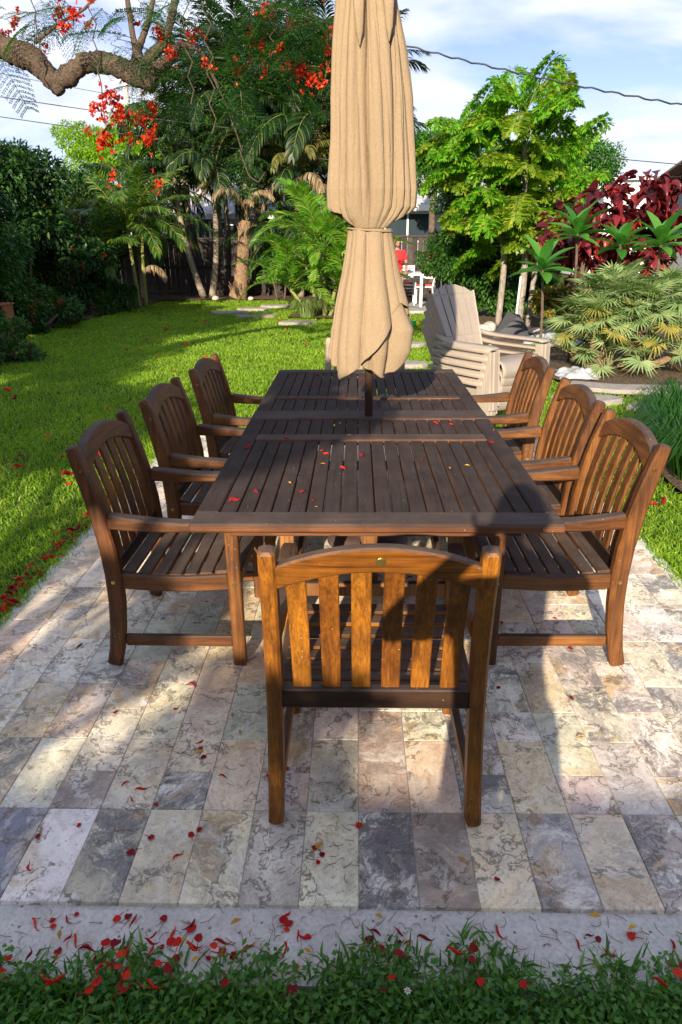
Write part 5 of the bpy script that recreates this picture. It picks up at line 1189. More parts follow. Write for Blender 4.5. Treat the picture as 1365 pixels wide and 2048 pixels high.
cl = shade_clumps(bandA, (3.2, 4.6), r9, 40, (.6, .95)) + shade_clumps(bandB, (3.0, 4.2), r9, 19, (.45, .7)) + shade_clumps(bandC, (2.8, 3.4), r9, 4, (.25, .4))
C_ = [(a-ob.x, b-ob.y, c, d, e, f) for a, b, c, d, e, f in cl]
V, F = cloud(r9, C_, 30000, .18, .5, .4, .6); link('crown', np_mesh('crown', V, F, False, [L_poin]), po)
for (a, b, c, d, e, f) in cl[::3]:
    m = MB(); m.tube([(0.5, .7, 1.9), ((a-ob.x)*.5, (b-ob.y)*.5, 2.9), (a-ob.x, b-ob.y, c-.1)], [.09, .05, .02], 7); m.build('limb', B_poin, po, True)
# a small garden tree behind the viewer to the left; dapples the left of the patio and the near chairs
patioT = [(-1.3, 2.5), (-.85, 2.2), (-1.0, 1.85), (-.62, 2.45), (-1.15, 2.9), (-.45, 1.75), (-.7, 1.6), (-1.3, 1.6), (-1.5, 2.1)]
gt = empty('garden_tree', (-2.9, -3.0, 0)); tag(gt, 'small leafy tree behind the viewer at the left that dapples the patio', 'tree')
cl = shade_clumps(patioT, (2.1, 2.9), r9, 12, (.16, .27))
tb = [(-.45, 2.85), (-.38, 3.2), (-.2, 3.5), (-.25, 3.9), (-.35, 4.4), (-.1, 3.35)]
for x, y in tb:
    h = r9.uniform(2.7, 3.2)-.73; tt = h/math.sin(math.radians(SUN_EL)); cl.append((x-SD.x*tt, y-SD.y*tt, h+.73, .22, .22, .12))
for x, y in ((-1.05, 2.3), (-1.0, 2.75), (-1.0, 3.2), (-.98, 3.7), (-.9, 4.2)):   # over the chair backs
    h = 1.9; tt = h/math.sin(math.radians(SUN_EL)); cl.append((x-SD.x*tt, y-SD.y*tt, h+.8, .2, .2, .09))
C_ = [(a+2.9, b+3.0, c, d, e, f) for a, b, c, d, e, f in cl]
V, F = cloud(r9, C_, 12000, .09, .5, .4, .6); link('crown', np_mesh('crown', V, F, False, [L_hedge]), gt)
trunk(gt, [(0, 0, 0), (.05, .05, 1.2), (.2, -.1, 2.2)], [.09, .07, .04], B_dark)
for c_ in C_[::2]: trunk(gt, [(.1, 0, 1.4), (c_[0]*.6, c_[1]*.6, 2.1), (c_[0], c_[1], c_[2]-.05)], [.035, .022, .01], B_dark, 6, name='branch')
# ---------------------------------------------------------------- lawn
def inpoly(x, y, poly):
    P_ = np.array(poly); n = len(P_); ins = np.zeros(x.shape, bool); j = n-1
    for i in range(n):
        xi, yi = P_[i]; xj, yj = P_[j]
        c = ((yi > y) != (yj > y)) & (x < (xj-xi)*(y-yi)/((yj-yi) if yj != yi else 1e-9)+xi); ins ^= c; j = i
    return ins
def blades(x, y, h, wd, r, z=-.02, lean=.55, nseg=2):
    n = len(x); a = r.uniform(0, 2*np.pi, n); b = r.uniform(0, 2*np.pi, n); l = np.abs(r.normal(0, lean, n))+.08
    up = np.stack([np.cos(a)*np.sin(l), np.sin(a)*np.sin(l), np.cos(l)], 1); sd_ = np.stack([np.cos(b), np.sin(b), 0*b], 1)
    P_ = np.stack([x, y, np.full(n, z)], 1); h = h[:, None]; w_ = (wd*r.uniform(.7, 1.3, n))[:, None]
    mid = P_+up*h*.55; tip = P_+up*h + np.stack([np.cos(a), np.sin(a), -.6+0*a], 1)*h*.35
    V = np.stack([P_-sd_*w_*.4, P_+sd_*w_*.4, mid-sd_*w_*.5, mid+sd_*w_*.5, tip], 1).reshape(-1, 3); k = (np.arange(n)*5)[:, None]
    return V, [k+[0, 1, 3, 2], k+[2, 3, 4]]
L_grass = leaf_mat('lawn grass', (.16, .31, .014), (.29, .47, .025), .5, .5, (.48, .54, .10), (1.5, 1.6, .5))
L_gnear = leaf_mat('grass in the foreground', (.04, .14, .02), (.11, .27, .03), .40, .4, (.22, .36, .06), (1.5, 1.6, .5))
rg = np.random.default_rng(44)
def lawn_mask(x, y):
    m = ~((x > -1.63) & (x < 1.63) & (y > 1.0) & (y < 5.82))
    for B in (BED_R, BED_P, BED_L, BED_A): m &= ~inpoly(x, y, B)
    for sx, sy, rx, ry, _ in STEPS: m &= ((x-sx)/rx)**2+((y-sy)/ry)**2 > .85
    m &= ~((x > .8) & (x < 3) & (y > 15.8))
    return m
parts = []
for y0, y1, dens, wd, hh_ in ((1.6, 4, 5200, .0055, .050), (4, 7, 3300, .0075, .050), (7, 11, 2200, .009, .050), (11, 16, 1300, .012, .048), (16, 21, 900, .015, .046)):
    xl, xr = -.56*y1-1.0, .52*y1+.8; n = int((xr-xl)*(y1-y0)*dens); x = rg.uniform(xl, xr, n); y = rg.uniform(y0, y1, n)
    k = lawn_mask(x+.03*np.sin(y*31), y+.03*np.sin(x*29)) & (x < .52*y+.9) & (x > -.50*y-.9); x, y = x[k], y[k]
    V, F = blades(x, y, hh_*rg.uniform(.5, 1.25, len(x))*(1+.25*np.sin(x*5.1)*np.sin(y*4.3)), wd, rg, -.035); parts.append((V, F))
V, F = join(parts); lawn = link('lawn_grass', np_mesh('lawn_grass', V, F, False, [L_grass])); tag(lawn, 'broad bladed green lawn around the patio', 'grass', None, 'stuff')
# foreground strip of grass and weeds
n = 19000; x = rg.uniform(-1.15, 1.15, n); edge = 1.085+.028*np.sin(x*9)+.02*np.sin(x*23+1)+.014*np.sin(x*57)+np.where(x < -.25, -.035, 0); y = rg.uniform(.72, 1.22, n)
pr = np.clip((edge+.05-y)/.10, 0, 1); k = rg.uniform(0, 1, n) < pr; x, y = x[k], y[k]
V, F = blades(x, y, rg.uniform(.022, .066, len(x)), .0068, rg, -.02, .75)
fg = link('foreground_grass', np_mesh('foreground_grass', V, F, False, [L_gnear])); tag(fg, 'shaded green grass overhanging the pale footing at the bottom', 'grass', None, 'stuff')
n = 5200; x = rg.uniform(-1.15, 1.15, n); y = rg.uniform(.62, 1.16, n); edge = 1.07+.03*np.sin(x*7+2)+.02*np.sin(x*19); k = y < edge; x, y = x[k], y[k]; n = len(x)
P_ = np.stack([x, y, rg.uniform(.0, .035, n)], 1); D_ = rg.standard_normal((n, 3)); D_[:, 2] = np.abs(D_[:, 2])*.35
V, F = leaves(P_, D_, rg.uniform(.010, .020, n), rg.uniform(.009, .015, n), .12, rg.uniform(-.5, .5, n), .05)
L_weed = leaf_mat('weed leaf', (.04, .15, .02), (.09, .25, .03), .35, .35, (.12, .25, .03))
wd_ = link('clover_weeds', np_mesh('clover_weeds', V, F, False, [L_weed])); tag(wd_, 'small round leaved weeds growing through the foreground grass', 'weeds', None, 'stuff')
# ragged grass runners over the patio edges left and right
parts = []
for sx, d in ((-1.60, 1), (1.60, -1)):
    n = 2600; y = rg.uniform(1.9, 5.9, n); x = sx+d*(np.abs(rg.normal(0, .035, n))-.02)
    parts.append(blades(x, y, rg.uniform(.03, .07, n), .006, rg, -.02, .8))
V, F = join(parts); er = link('edge_grass', np_mesh('edge_grass', V, F, False, [L_grass])); tag(er, 'grass runners creeping over the side edges of the patio', 'grass', None, 'stuff')
# liriope like clumps at the right edge
def grass_clump(label, x, y, n, h, rad, seed, mat=L_liri, wd=.008):
    r = np.random.default_rng(seed); a = r.uniform(0, 2*np.pi, n); q = np.sqrt(r.uniform(0, 1, n))*rad*.5; bx = q*np.cos(a); by = q*np.sin(a); out = r.uniform(.25, 1, n)
    D0 = np.stack([np.cos(a), np.sin(a), 0*a], 1); P0 = np.stack([bx, by, 0*a], 1); hh = h*r.uniform(.7, 1.1, n)[:, None]; o_ = (out*rad)[:, None]
    up = np.array([0, 0, 1.]); P1 = P0+up*hh*.6+D0*o_*.3; P2 = P1+up*hh*.25+D0*o_*.4; P3 = P2-up*hh*r.uniform(.1, .5, n)[:, None]+D0*o_*.5
    s = np.stack([-np.sin(a), np.cos(a), 0*a], 1)*wd/2
    V = np.stack([P0-s, P0+s, P1-s, P1+s, P2-s*.9, P2+s*.9, P3], 1).reshape(-1, 3); k = (np.arange(n)*7)[:, None]
    o = empty('grass_clump', (x, y, 0)); link('blades', np_mesh('blades', V, [np.concatenate([k+[0, 1, 3, 2], k+[2, 3, 5, 4]]), k+[4, 5, 6]], False, [mat]), o)['kind'] = 'stuff'
    tag(o, label, 'plant'); return o
GC = [(2.35, 4.55, 'nearest dark green grass clump in the mulch at the right edge'), (2.42, 5.0, 'dark green grass clump behind the nearest one, right of the wooden chairs'),
      (2.55, 5.45, 'middle dark green grass clump of the right bed'), (2.82, 5.85, 'farthest grass clump of the right bed, next to the lawn strip'), (2.95, 4.9, 'grass clump cut by the right edge of the photo'), (3.1, 5.5, 'grass clump at the right edge behind the others')]
for i, (x, y, lb) in enumerate(GC):
    o = grass_clump(lb, x, y, 420, .42, .34, 100+i); o['group'] = 'dark grass clumps in the right bed'
grass_clump('pale striped grassy plant at the foot of the glossy palm clump', -1.05, 14.95, 260, .42, .34, 200, leaf_mat('striped blade', (.14, .22, .06), (.34, .40, .16), .3, .5), .014)
# ---------------------------------------------------------------- fallen petals, leaves and stamens
def petal_mesh(seed, s=.024, stem=True):
    r = random.Random(seed); m = MB(); n = 9; ring = []
    for k in range(n):
        a = 2*math.pi*k/n; q = s*r.uniform(.75, 1.1)*(1 if abs(a-math.pi) > .5 else .7); ring.append((q*math.cos(a), q*math.sin(a)*.8, .004+r.uniform(0, .008)))
    vs = [(0, 0, .004)]+ring; m.add(vs, [(0, k+1, (k+1) % n+1) for k in range(n)])
    if stem:
        b = r.uniform(-.4, .4); m.sweep([(-s*.6, 0, .004), (-s*1.3, s*b*.5, .005), (-s*2.1, s*b*1.6, .003)], (0, 0, 1), [.003, .0022, .0018], [.0035, .003, .002], .0006)
    return m.mesh('petal', M_petal)
def curled_mesh(seed, s=.022):
    r = random.Random(seed); m = MB(); pts = []; a = r.uniform(0, 6)
    for i in range(6): pts.append((s*(i-2.5)*.7, s*.5*math.sin(i*.9+seed), .006+.005*math.sin(i*1.3)))
    m.sweep(pts, (0, 0, 1), [.003, .009, .013, .012, .006, .002], [.004, .008, .009, .006, .003, .002], .001); return m.mesh('petal', M_petal)
t = Mt('wilted petal', .7, 0, .2); oi = t.node('ShaderNodeObjectInfo'); t.col(t.ramp(oi.outputs['Random'], (0, (.14, .006, .008)), (.4, (.30, .008, .010)), (.8, (.50, .012, .008)), (1, (.62, .04, .01)))); M_wilt = t.m
t = Mt('yellow leaf', .6, 0, .3); oi = t.node('ShaderNodeObjectInfo'); t.col(t.ramp(oi.outputs['Random'], (0, (.62, .36, .02)), (1, (.42, .20, .03)))); M_yel = t.m
PE = [petal_mesh(i) for i in range(4)]+[curled_mesh(i) for i in range(3)]; PS = [petal_mesh(20+i, .014, False) for i in range(2)]+[curled_mesh(30+i, .014) for i in range(2)]
for me in PE+PS: me.materials.clear(); me.materials.append(M_wilt)
def yl(seed):
    m = MB(); s = .012; m.add([(-s, 0, .002), (0, s*.42, .006), (s, 0, .003), (0, -s*.42, .006), (0, 0, .003)], [(0, 4, 1), (4, 2, 1), (0, 3, 4), (4, 3, 2)]); return m.mesh('leaf', M_yel)
YL = [yl(0)]
rp = random.Random(99)
def litter(name, meshes, spots, label, cat, group, z=0, sc=(.8, 1.2), zoned=True):
    for x, y in spots:
        zone = ('at the far left' if x < -.75 else 'left of the centre' if x < -.25 else 'near the middle' if x < .3 else 'right of the centre') if zoned else ''
        o = link(name, rp.choice(meshes)); o.location = (x, y, z+.001); o.rotation_euler = (rp.uniform(-.15, .15), rp.uniform(-.15, .15), rp.uniform(0, 6.28)); q = rp.uniform(*sc); o.scale = (q, q, q); tag(o, (label + ' ' + zone).strip(), cat, group)
def px(pts, z=0.0):
    """ground points from measured positions"""
    return pts
patio_red = [(-.52, 1.78), (-.50, 1.74), (-.53, 1.81), (-.72, 1.62), (-.66, 1.60), (-.68, 1.56), (-.60, 1.54), (-.42, 1.655), (-.90, 1.42), (-.80, 1.46), (-.58, 1.42), (-.47, 1.43), (-.45, 1.45), (-.88, 1.32), (-.62, 1.37), (-.49, 1.36), (-.28, 1.66), (-.23, 1.69), (.0, 1.47), (-.10, 1.37), (-.11, 1.345), (-.12, 1.39), (.01, 2.02), (.52, 2.12), (.77, 2.06),
              (.86, 2.62), (.86, 2.38), (.62, 2.58), (-.30, 2.62), (-.86, 1.96), (-.65, 1.98), (-1.15, 2.38), (.36, 1.30), (-.62, 2.12), (.95, 3.1), (.25, 3.0), (.4, 2.9), (-.1, 2.5), (-1.2, 3.2), (-.7, 2.75)]
litter('fallen_petal', PE, patio_red, 'red poinciana petal lying on the stone pavers', 'petal', 'red petals on the pavers', 0, (.36, .6))
curb_red = [(rp.uniform(-.80, -.12), rp.uniform(1.08, 1.205)) for _ in range(34)] + [(rp.uniform(-.1, .75), rp.uniform(1.08, 1.17)) for _ in range(15)]
litter('fallen_petal', PE, curb_red, 'red petal on the pale concrete footing in the foreground', 'petal', 'red petals on the footing', -.014, (.34, .62))
grass_red = [(rp.uniform(-.85, -.35), rp.uniform(1.0, 1.12)) for _ in range(26)] + [(rp.uniform(-.8, .8), rp.uniform(.98, 1.1)) for _ in range(26)]
litter('fallen_petal', PE, grass_red, 'red petal caught in the foreground grass', 'petal', 'red petals in the foreground grass', .022, (.34, .62))
edge_red = [(rp.gauss(-1.64, .035), rp.uniform(2.3, 4.4)) for _ in range(120)]
litter('fallen_petal', PS, edge_red, 'small red petal along the left edge of the patio', 'petal', 'red petals drifted along the left patio edge', .0, (.8, 1.5), False)
lawn_red = [(rp.uniform(-4.2, -.3), rp.uniform(6.5, 15.5)) for _ in range(42)] + [(rp.uniform(-3, -1.8), rp.uniform(3.5, 7)) for _ in range(16)] + [(rp.uniform(1.7, 2.1), rp.uniform(2.8, 4)) for _ in range(5)]
lawn_red = [p for p in lawn_red if lawn_mask(np.array([p[0]]), np.array([p[1]]))[0]]
litter('fallen_petal', PS, lawn_red, 'orange red petal scattered on the lawn', 'petal', 'petals scattered on the lawn', .022, (1.3, 2.4), False)
tab_red = [(-.385, 3.03), (-.47, 2.78), (-.155, 2.72), (-.135, 2.69), (.01, 2.66), (.25, 2.60), (-.06, 2.50), (-.36, 2.24), (-.20, 2.24), (-.155, 2.15), (-.42, 2.15), (.44, 3.16), (.37, 3.18), (.57, 2.85), (.48, 4.12), (.475, 3.98), (-.26, 4.4), (-.31, 4.0), (-.08, 3.8), (-.13, 3.22), (.02, 4.25), (-.32, 2.92), (-.36, 4.15)]
litter('fallen_petal', PS, tab_red, 'red petal on the dark slatted table top', 'petal', 'red petals on the table', TZ+.001, (.4, .8))
tab_yel = [(-.04, 2.965), (.35, 2.50), (.42, 2.53), (-.14, 2.55), (-.14, 2.09), (.14, 3.38), (-.09, 3.18), (-.25, 2.33), (.62, 3.05)]
litter('fallen_leaf', YL, tab_yel, 'tiny yellow leaf on the dark table top', 'leaf', 'yellow leaves on the table', TZ+.001, (.6, 1.1))
yel = [(.74, 1.85), (-.40, 1.86), (-.52, 1.76), (.28, 1.36), (-.72, 1.13), (-.60, 1.11), (-.42, 1.12), (.05, 1.19), (.58, 1.20), (-1.25, 2.05), (-.3, 1.17), (-.12, 1.10), (-.38, 1.075), (.66, 1.17), (-.11, 1.4)]
litter('fallen_leaf', YL, yel, 'small yellow leaf on the stone in the foreground', 'leaf', 'yellow leaves on the stone', .0, (.9, 1.5))
# stamens and stalks: fine red brown threads
m = MB(); rs = random.Random(5)
for _ in range(420):
    u = rs.random()
    if u < .45: x, y = rs.uniform(-1.4, 1.4), rs.uniform(1.25, 2.6)
    elif u < .75: x, y = rs.uniform(-.9, .9), rs.uniform(1.09, 1.21)
    elif u < .9: x, y = rs.gauss(-.52, .12), rs.gauss(1.75, .12)
    else: x, y = rs.gauss(-.1, .07), rs.gauss(1.38, .06)
    y = max(y, 1.08); l = rs.uniform(.008, .022); a = rs.uniform(0, 6.28); c = rs.uniform(-1.6, 1.6); pts = []; z0 = -.011 if y < 1.215 else .0025
    for i in range(5):
        pts.append((x, y, z0+.001)); x += math.cos(a)*l/2; y += math.sin(a)*l/2; a += c/2.5
    m.tube(pts, .0007, 3, False)
M_thr = flat('stamen', (.20, .035, .018), .7, 0, .2, 8, 0)
o = m.build('flower_stamens', M_thr); tag(o, 'fine reddish stamens and stalks scattered over the stone', 'litter', None, 'stuff')
# tiny daisy in the foreground grass
d = empty('daisy', (.105, .985, .045)); tag(d, 'tiny white daisy with a yellow centre in the foreground grass', 'flower')
m = MB()
for k in range(7):
    a = k*2*math.pi/7; m.add([(0, 0, 0), (.006*math.cos(a-.3), .006*math.sin(a-.3), .001), (.009*math.cos(a), .009*math.sin(a), 0), (.006*math.cos(a+.3), .006*math.sin(a+.3), .001)], [(0, 1, 2, 3)])
m.build('petals', M_white, d); m = MB(); m.lathe([(.003, .0005), (.0025, .0025), (.0005, .003)], (0, 0, 0), 10); m.build('center', M_yel, d)
# ---------------------------------------------------------------- people
def skin_body(name, J, E, R, mat, parent, sub=2, root=0):
    me = bpy.data.meshes.new(name); me.from_pydata(J, E, []); o = bpy.data.objects.new(name, me); COL.objects.link(o); o.parent = parent
    bm = bmesh.new(); bm.from_mesh(me); lay = bm.verts.layers.skin.verify()
    for v_, r_ in zip(bm.verts, R): v_[lay].radius = r_ if isinstance(r_, tuple) else (r_, r_); v_[lay].use_root = v_.index == root
    bm.to_mesh(me); bm.free(); me.materials.append(mat)
    o.modifiers.new('skin', 'SKIN').use_smooth_shade = True; s = o.modifiers.new('sub', 'SUBSURF'); s.levels = sub; s.render_levels = sub
    return o
M_skin = flat('skin', (.33, .18, .12), .5, 0, .1, 10, 0); M_redc = flat('red cotton', (.62, .02, .025), .85, 0, .1, 20, .1); M_khaki = flat('khaki', (.30, .25, .17), .85, 0, .1, 20, .1)
M_dkc = flat('dark cotton', (.05, .06, .09), .85, 0, .1, 20, .1); M_hair = flat('hair', (.03, .022, .018), .7, 0, .2, 40, .2); M_shoe = flat('shoe', (.08, .07, .07), .6)
def person(label, loc, rz, H, shirt, trouser, arms, head_pitch=0.0, sleeves=.5):
    p = empty('person', loc, rz); tag(p, label, 'person'); k = H/1.75
    def S_(*q): return [(x*k, y*k, z*k) for x, y, z in q]
    # bare body; facing +y
    J = S_((0, 0, .98), (0, .01, 1.15), (0, .0, 1.38), (0, -.01, 1.47), (0, .0, 1.54), (-.09, 0, .93), (-.10, .01, .50), (-.10, -.02, .09), (-.10, .13, .03), (.09, 0, .93), (.10, .01, .50), (.10, -.02, .09), (.10, .13, .03))
    E = [(0, 1), (1, 2), (2, 3), (3, 4), (0, 5), (5, 6), (6, 7), (7, 8), (0, 9), (9, 10), (10, 11), (11, 12)]
    R = [(.14*k, .10*k), (.13*k, .10*k), (.13*k, .10*k), .055*k, .05*k, .085*k, .055*k, .038*k, .03*k, .085*k, .055*k, .038*k, .03*k]
    hands = []
    for sgn, (el_, wr) in ((-1, arms[0]), (1, arms[1])):
        b = len(J); J += S_((sgn*.165, 0, 1.415), el_, wr); hd = Vector(wr)-Vector(el_); hd.normalize(); E += [(2, b), (b, b+1), (b+1, b+2)]; R += [.058*k, .042*k, .028*k]
        J += S_(tuple(Vector(wr)+hd*.07)); E.append((b+2, b+3)); R.append((.040*k, .018*k))
        for f in range(5):
            off = Vector(((f-1.8)*.020, 0, 0)) if abs(hd.x) < .7 else Vector((0, 0, (f-1.8)*.020))
            l = (.05, .075, .08, .075, .06)[f]; d2 = (hd+Vector((0, .25, -.2))*.5).normalized()
            if f == 0: off = off*1.6; d2 = (hd+off.normalized()*.8).normalized()
            c = len(J); q0 = Vector(wr)+hd*.085+off; J += S_(tuple(q0), tuple(q0+d2*l*.5), tuple(q0+d2*l+Vector((0, .012, -.01)))); E += [(b+3, c), (c, c+1), (c+1, c+2)]; R += [.0095*k, .0085*k, .007*k]
    body = skin_body('body', J, E, R, M_skin, p)
    # head as a shaped surface
    m = MB(); nu, nv = 20, 16; vs = []
    for j in range(nv+1):
        v_ = math.pi*j/nv
        for i in range(nu):
            u = 2*math.pi*i/nu; x = .074*math.sin(v_)*math.cos(u); y = .095*math.sin(v_)*math.sin(u); z = .118*math.cos(v_)
            if z < 0: x *= 1-.28*(-z/.118); y = y*(1-.10*(-z/.118)) + .012*(-z/.118)
            if y > .05 and abs(x) < .02 and -.045 < z < .02: y += .022*(1-abs(x)/.02)*(1-abs(z+.02)/.04)
            if y > .06 and .012 < abs(x) < .045 and 0 < z < .03: y -= .010
            if y > .05 and abs(x) < .03 and -.075 < z < -.055: y += .006
            vs.append((x*k, y*k, z*k))
    fs = [(j*nu+i, j*nu+(i+1) % nu, (j+1)*nu+(i+1) % nu, (j+1)*nu+i) for j in range(nv) for i in range(nu)]; m.add(vs, fs)
    for s in (-1, 1): m.sweep([(s*.074*k, -.005*k, .02*k), (s*.086*k, -.012*k, .005*k), (s*.076*k, -.004*k, -.028*k)], (0, 1, 0), .03*k, .010*k, .003)
    hd_ = m.build('head', M_skin, p, True); hd_.location = (0, .015*k, 1.635*k); hd_.rotation_euler = (head_pitch, 0, 0)
    m = MB(); vs = []; nv2 = 7
    for j in range(nv2+1):
        v_ = math.pi*.56*j/nv2
        for i in range(nu):
            u = 2*math.pi*i/nu; cut = 1 if math.sin(u) < .35 else max(.45, 1-.75*(math.sin(u)-.35)); vv = v_*cut
            vs.append((.079*math.sin(vv)*math.cos(u)*k, (.100*math.sin(vv)*math.sin(u)-.003)*k, .123*math.cos(vv)*k))
    m.add(vs, [(j*nu+i, j*nu+(i+1) % nu, (j+1)*nu+(i+1) % nu, (j+1)*nu+i) for j in range(nv2) for i in range(nu)]); hr = m.build('hair', M_hair, hd_, True)
    for s in (-1, 1):
        m = MB(); m.lathe([(.001, .0), (.010*k, .004*k), (.001, .008*k)], (0, 0, 0), 8); e = m.build('eye', M_dkc, hd_); e.location = (s*.028*k, .079*k, .012*k); e.rotation_euler = (-1.57, 0, 0)
    # shirt
    J = S_((0, 0, .93), (0, .01, 1.12), (0, 0, 1.38), (0, -.01, 1.455)); E = [(0, 1), (1, 2), (2, 3)]; R = [(.175*k, .135*k), (.165*k, .125*k), (.165*k, .125*k), .075*k]
    for sgn, (el_, wr) in ((-1, arms[0]), (1, arms[1])):
        b = len(J); sh = Vector((sgn*.17, 0, 1.415)); J += S_(tuple(sh), tuple(sh.lerp(Vector(el_), sleeves+.25))); E += [(2, b), (b, b+1)]; R += [.078*k, .068*k]
    skin_body('shirt', J, E, R, shirt, p)
    J = S_((0, 0, .99), (-.095, 0, .86), (-.10, .01, .50), (-.10, -.01, .10), (.095, 0, .86), (.10, .01, .50), (.10, -.01, .10)); E = [(0, 1), (1, 2), (2, 3), (0, 4), (4, 5), (5, 6)]; R = [(.165*k, .125*k), .105*k, .078*k, .066*k, .105*k, .078*k, .066*k]
    skin_body('trousers', J, E, R, trouser, p)
    for s in (-1, 1):
        m = MB(); m.sweep([(s*.10*k, -.07*k, .035*k), (s*.10*k, .03*k, .042*k), (s*.10*k, .17*k, .03*k)], (1, 0, 0), [.075*k, .09*k, .08*k], [.07*k, .08*k, .05*k], .015); m.build('shoe', M_shoe, p, True)
    return p
person('person in a red t-shirt and khaki trousers looking down beside the white outdoor table', (.90, 16.6, -.03), math.radians(195), 1.57, M_redc, M_khaki, (((-.24, .05, 1.14), (-.16, .25, .98)), ((.24, .05, 1.14), (.16, .25, .98))), -.35)
ph = person('person taking the photograph, behind the viewpoint, whose shadow falls on the near chair', (.03, -.19, -.03), math.radians(0), 1.76, M_dkc, M_dkc, (((-.33, .09, 1.28), (-.12, .11, 1.50)), ((.30, .09, 1.26), (.10, .12, 1.50))), 0)
# ---------------------------------------------------------------- white outdoor set by the far fence
tb_ = empty('white_table', (1.15, 17.2, .03)); tag(tb_, 'white outdoor table beside the person in red', 'table')
m = MB(); m.box((0, 0, .72), (.75, 1.1, .04), .006); m.build('table_top', M_white, tb_)
for sx in (-.33, .33):
    for sy in (-.5, .5):
        m = MB(); m.box((sx, sy, .35), (.065, .065, .70), .004); m.build('leg', M_white, tb_)
M_cush = flat('red cushion', (.55, .06, .04), .8)
def garden_chair(label, x, y, rz):
    c = empty('garden_chair', (x, y, .03), rz); tag(c, label, 'chair', 'white garden chairs by the far fence')
    for sx in (-.22, .22):
        m = MB(); m.sweep([(sx, -.22, 0), (sx, -.20, .43), (sx, -.28, .86)], (1, 0, 0), .028, .03); m.build('leg', M_white, c)
        m = MB(); m.sweep([(sx, .22, 0), (sx, .20, .62)], (1, 0, 0), .028, .03); m.build('leg', M_white, c)
        m = MB(); m.sweep([(sx, -.23, .62), (sx, .22, .63)], (1, 0, 0), .035, .02); m.build('arm', M_white, c)
    m = MB(); m.box((0, 0, .42), (.41, .42, .03), .004); m.build('seat', M_white, c)
    m = MB(); m.box((0, .01, .455), (.40, .40, .04), .015); m.build('cushion', M_cush, c)
    for k in range(5):
        m = MB(); m.sweep([(-.205, -.215-.015*k, .52+.078*k), (.205, -.215-.015*k, .52+.078*k)], (0, .2, 1), .055, .012); m.build('back_slat', M_white, c)
garden_chair('white garden chair with a red cushion at the right end of the white table', 1.62, 17.3, math.radians(80))
garden_chair('white garden chair with a red cushion at the far side of the white table', 1.2, 18.2, math.radians(175))
# ---------------------------------------------------------------- odds and ends in the bed
t = Mt('plastic sheet grey', .35, 0, .5); v = t.tc(); t.col(t.mix(t.noise(v, 5, 5), (.26, .28, .32), (.48, .49, .50))); M_bag = t.m
t = Mt('black weave', .5, 0, .5); v = t.tc(); ch_ = t.node('ShaderNodeTexChecker'); ch_.inputs['Scale'].default_value = 60; t.L.new(v, ch_.inputs['Vector']); t.col(t.mix(ch_.outputs['Fac'], (.014, .015, .018), (.05, .052, .06))); M_blk = t.m
def crumple(name, label, cat, loc, sx, sy, h, mat, seed, n=34, sharp=1.0):
    r = np.random.default_rng(seed); g = np.linspace(-1, 1, n); X, Y = np.meshgrid(g, g); Z = np.zeros_like(X)
    for _ in range(14):
        a = r.uniform(0, 6.28); f = r.uniform(2, 8); Z += (1-np.abs(np.sin(f*(X*np.cos(a)+Y*np.sin(a))+r.uniform(0, 6))))*r.uniform(.3, 1)/f*2.2
    Z = Z/Z.max(); R2 = np.sqrt(X**2+Y**2); E_ = np.clip(1.12+.12*np.sin(np.arctan2(Y, X)*5+seed)-R2, 0, 1); Z = Z*h*np.clip(E_*1.6, 0.02, 1)**.8 + .004
    sh = .92+.10*np.sin(np.arctan2(Y, X)*7+seed)
    V = np.stack([(X*sx*sh).ravel(), (Y*sy*sh).ravel(), Z.ravel()], 1); i = np.arange(n*n).reshape(n, n)
    F = np.stack([i[:-1, :-1].ravel(), i[:-1, 1:].ravel(), i[1:, 1:].ravel(), i[1:, :-1].ravel()], 1)
    o = link(name, np_mesh(name, V, F, sharp < .5, [mat])); o.location = loc; o.rotation_euler = (0, 0, seed*.7); tag(o, label, cat)
    md = o.modifiers.new('thickness', 'SOLIDIFY'); md.thickness = .003; return o
crumple('plastic_sheet', 'crumpled grey plastic sheet on the mulch edge in front of the fan palm', 'plastic sheet', (2.62, 8.25, .01), .33, .26, .12, M_bag, 2)
crumple('plastic_sheet', 'grey plastic sheet heaped between the black cloth and the fan palm', 'plastic sheet', (2.95, 10.7, .01), .45, .4, .22, M_bag, 4)
crumple('plastic_sheet', 'dark plastic sheet further back beside the palm roots', 'plastic sheet', (3.35, 11.2, .01), .5, .4, .25, M_blk, 5)
m = MB(); n = 10
pts = [(-.30, -.10, 0), (.30, -.12, 0), (.34, .2, 0), (-.26, .22, 0), (-.05, .02, .42), (.16, .05, .36), (.05, .18, .30), (.30, -.02, .14)]
m.add(pts, [(0, 1, 7, 5), (0, 5, 4), (0, 4, 3), (3, 4, 6), (4, 5, 6), (5, 7, 6), (7, 2, 6), (6, 2, 3), (1, 2, 7)]); o = m.build('black_tarp', M_blk); o.location = (2.50, 11.6, 0)
sm = o.modifiers.new('s', 'SUBSURF'); sm.levels = 2; sm.render_levels = 2; sm.subdivision_type = 'SIMPLE'
tag(o, 'black woven cloth propped up like a tent at the foot of the pale palm trunks', 'cloth')
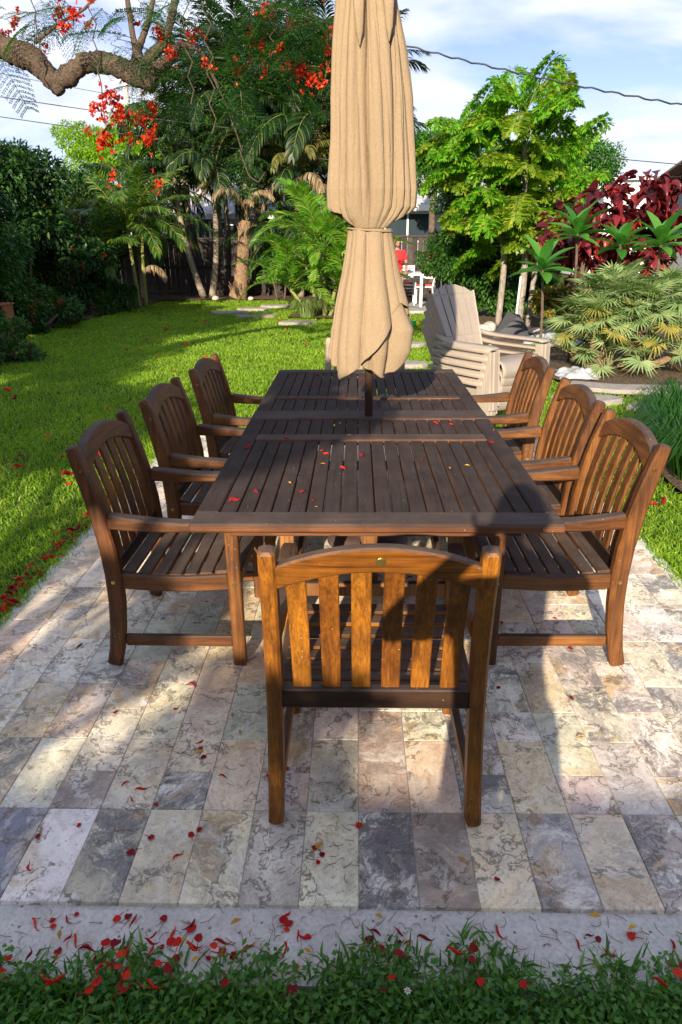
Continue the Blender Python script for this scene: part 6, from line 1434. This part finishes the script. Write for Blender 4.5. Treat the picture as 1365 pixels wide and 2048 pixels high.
# pale rocks round the palms
M_rock = flat('pale rock', (.46, .40, .33), .9, 0, .25, 7, .6, .02)
RK = [(2.15, 12.2, .16, 'pale rounded rock right behind the topmost plastic chair'), (2.35, 12.6, .14, 'pale rock next to the left palm trunk'), (3.0, 11.9, .13, 'rock in front of the right palm trunk'), (3.2, 11.6, .12, 'small rock beside the grey plastic sheets'), (-3.9, 19.5, .10, 'small rock under the pair of slender palms'), (-2.9, 19.4, .09, 'small rock beside the stout palm base')]
for i, (x, y, s, lb) in enumerate(RK):
    bm = bmesh.new(); bmesh.ops.create_icosphere(bm, subdivisions=3, radius=s); r = random.Random(i)
    ph_ = [r.uniform(0, 6) for _ in range(4)]
    for v_ in bm.verts:
        c = v_.co; q = 1+.12*math.sin(c.x*22+ph_[0])+.10*math.sin(c.y*27+ph_[1])+.08*math.sin(c.z*30+ph_[2]); v_.co = Vector((c.x*q, c.y*q, c.z*q*.65))
    me = bpy.data.meshes.new('rock'); bm.to_mesh(me); bm.free(); me.materials.append(M_rock); o = link('rock', me); o.location = (x, y, s*.35); tag(o, lb, 'rock', 'rocks round the palms')
# hose nozzle
hn = empty('hose_nozzle', (1.02, 12.6, .12), .2); tag(hn, 'green and yellow hose nozzle on a stake, peeping out beside the umbrella cloth', 'hose nozzle')
M_gp = flat('green plastic', (.01, .30, .08), .35, 0, .05, 8, 0); M_yp = flat('yellow plastic', (.75, .55, .02), .35, 0, .05, 8, 0)
m = MB(); m.tube([(-.12, 0, .0), (-.09, 0, 0), (-.07, 0, 0), (.02, 0, 0)], [.03, .05, .055, .045], 12); m.build('barrel', M_gp, hn, True)
m = MB(); m.tube([(.02, 0, 0), (.07, 0, 0), (.10, 0, 0)], [.045, .04, .022], 12); m.build('tip', M_yp, hn, True)
m = MB(); m.tube([(-.05, 0, -.04), (-.05, 0, -.13)], .01, 8); m.build('stake', M_gp, hn)
# thin pale stake beside the trunks, red garden seat glimpsed at the left
o = MB(); o.tube([(2.83, 12.7, 0), (2.86, 12.7, .9)], .018, 8); tag(o.build('garden_stake', M_white), 'thin pale stake standing between the palm trunks', 'stake')
gs = empty('garden_bench', (-5.72, 11.0, 0)); tag(gs, 'reddish wooden garden bench half hidden in the hedge at the left edge', 'bench')
M_rw2 = flat('red wood', (.30, .10, .04), .6)
for dy in (0, .12, .24):
    m = MB(); m.box((0, dy, .62), (.42, .09, .03), .004); m.build('slat', M_rw2, gs)
for sx in (-.17, .17):
    m = MB(); m.box((sx, .12, .30), (.05, .28, .6), .004); m.build('leg', M_rw2, gs)
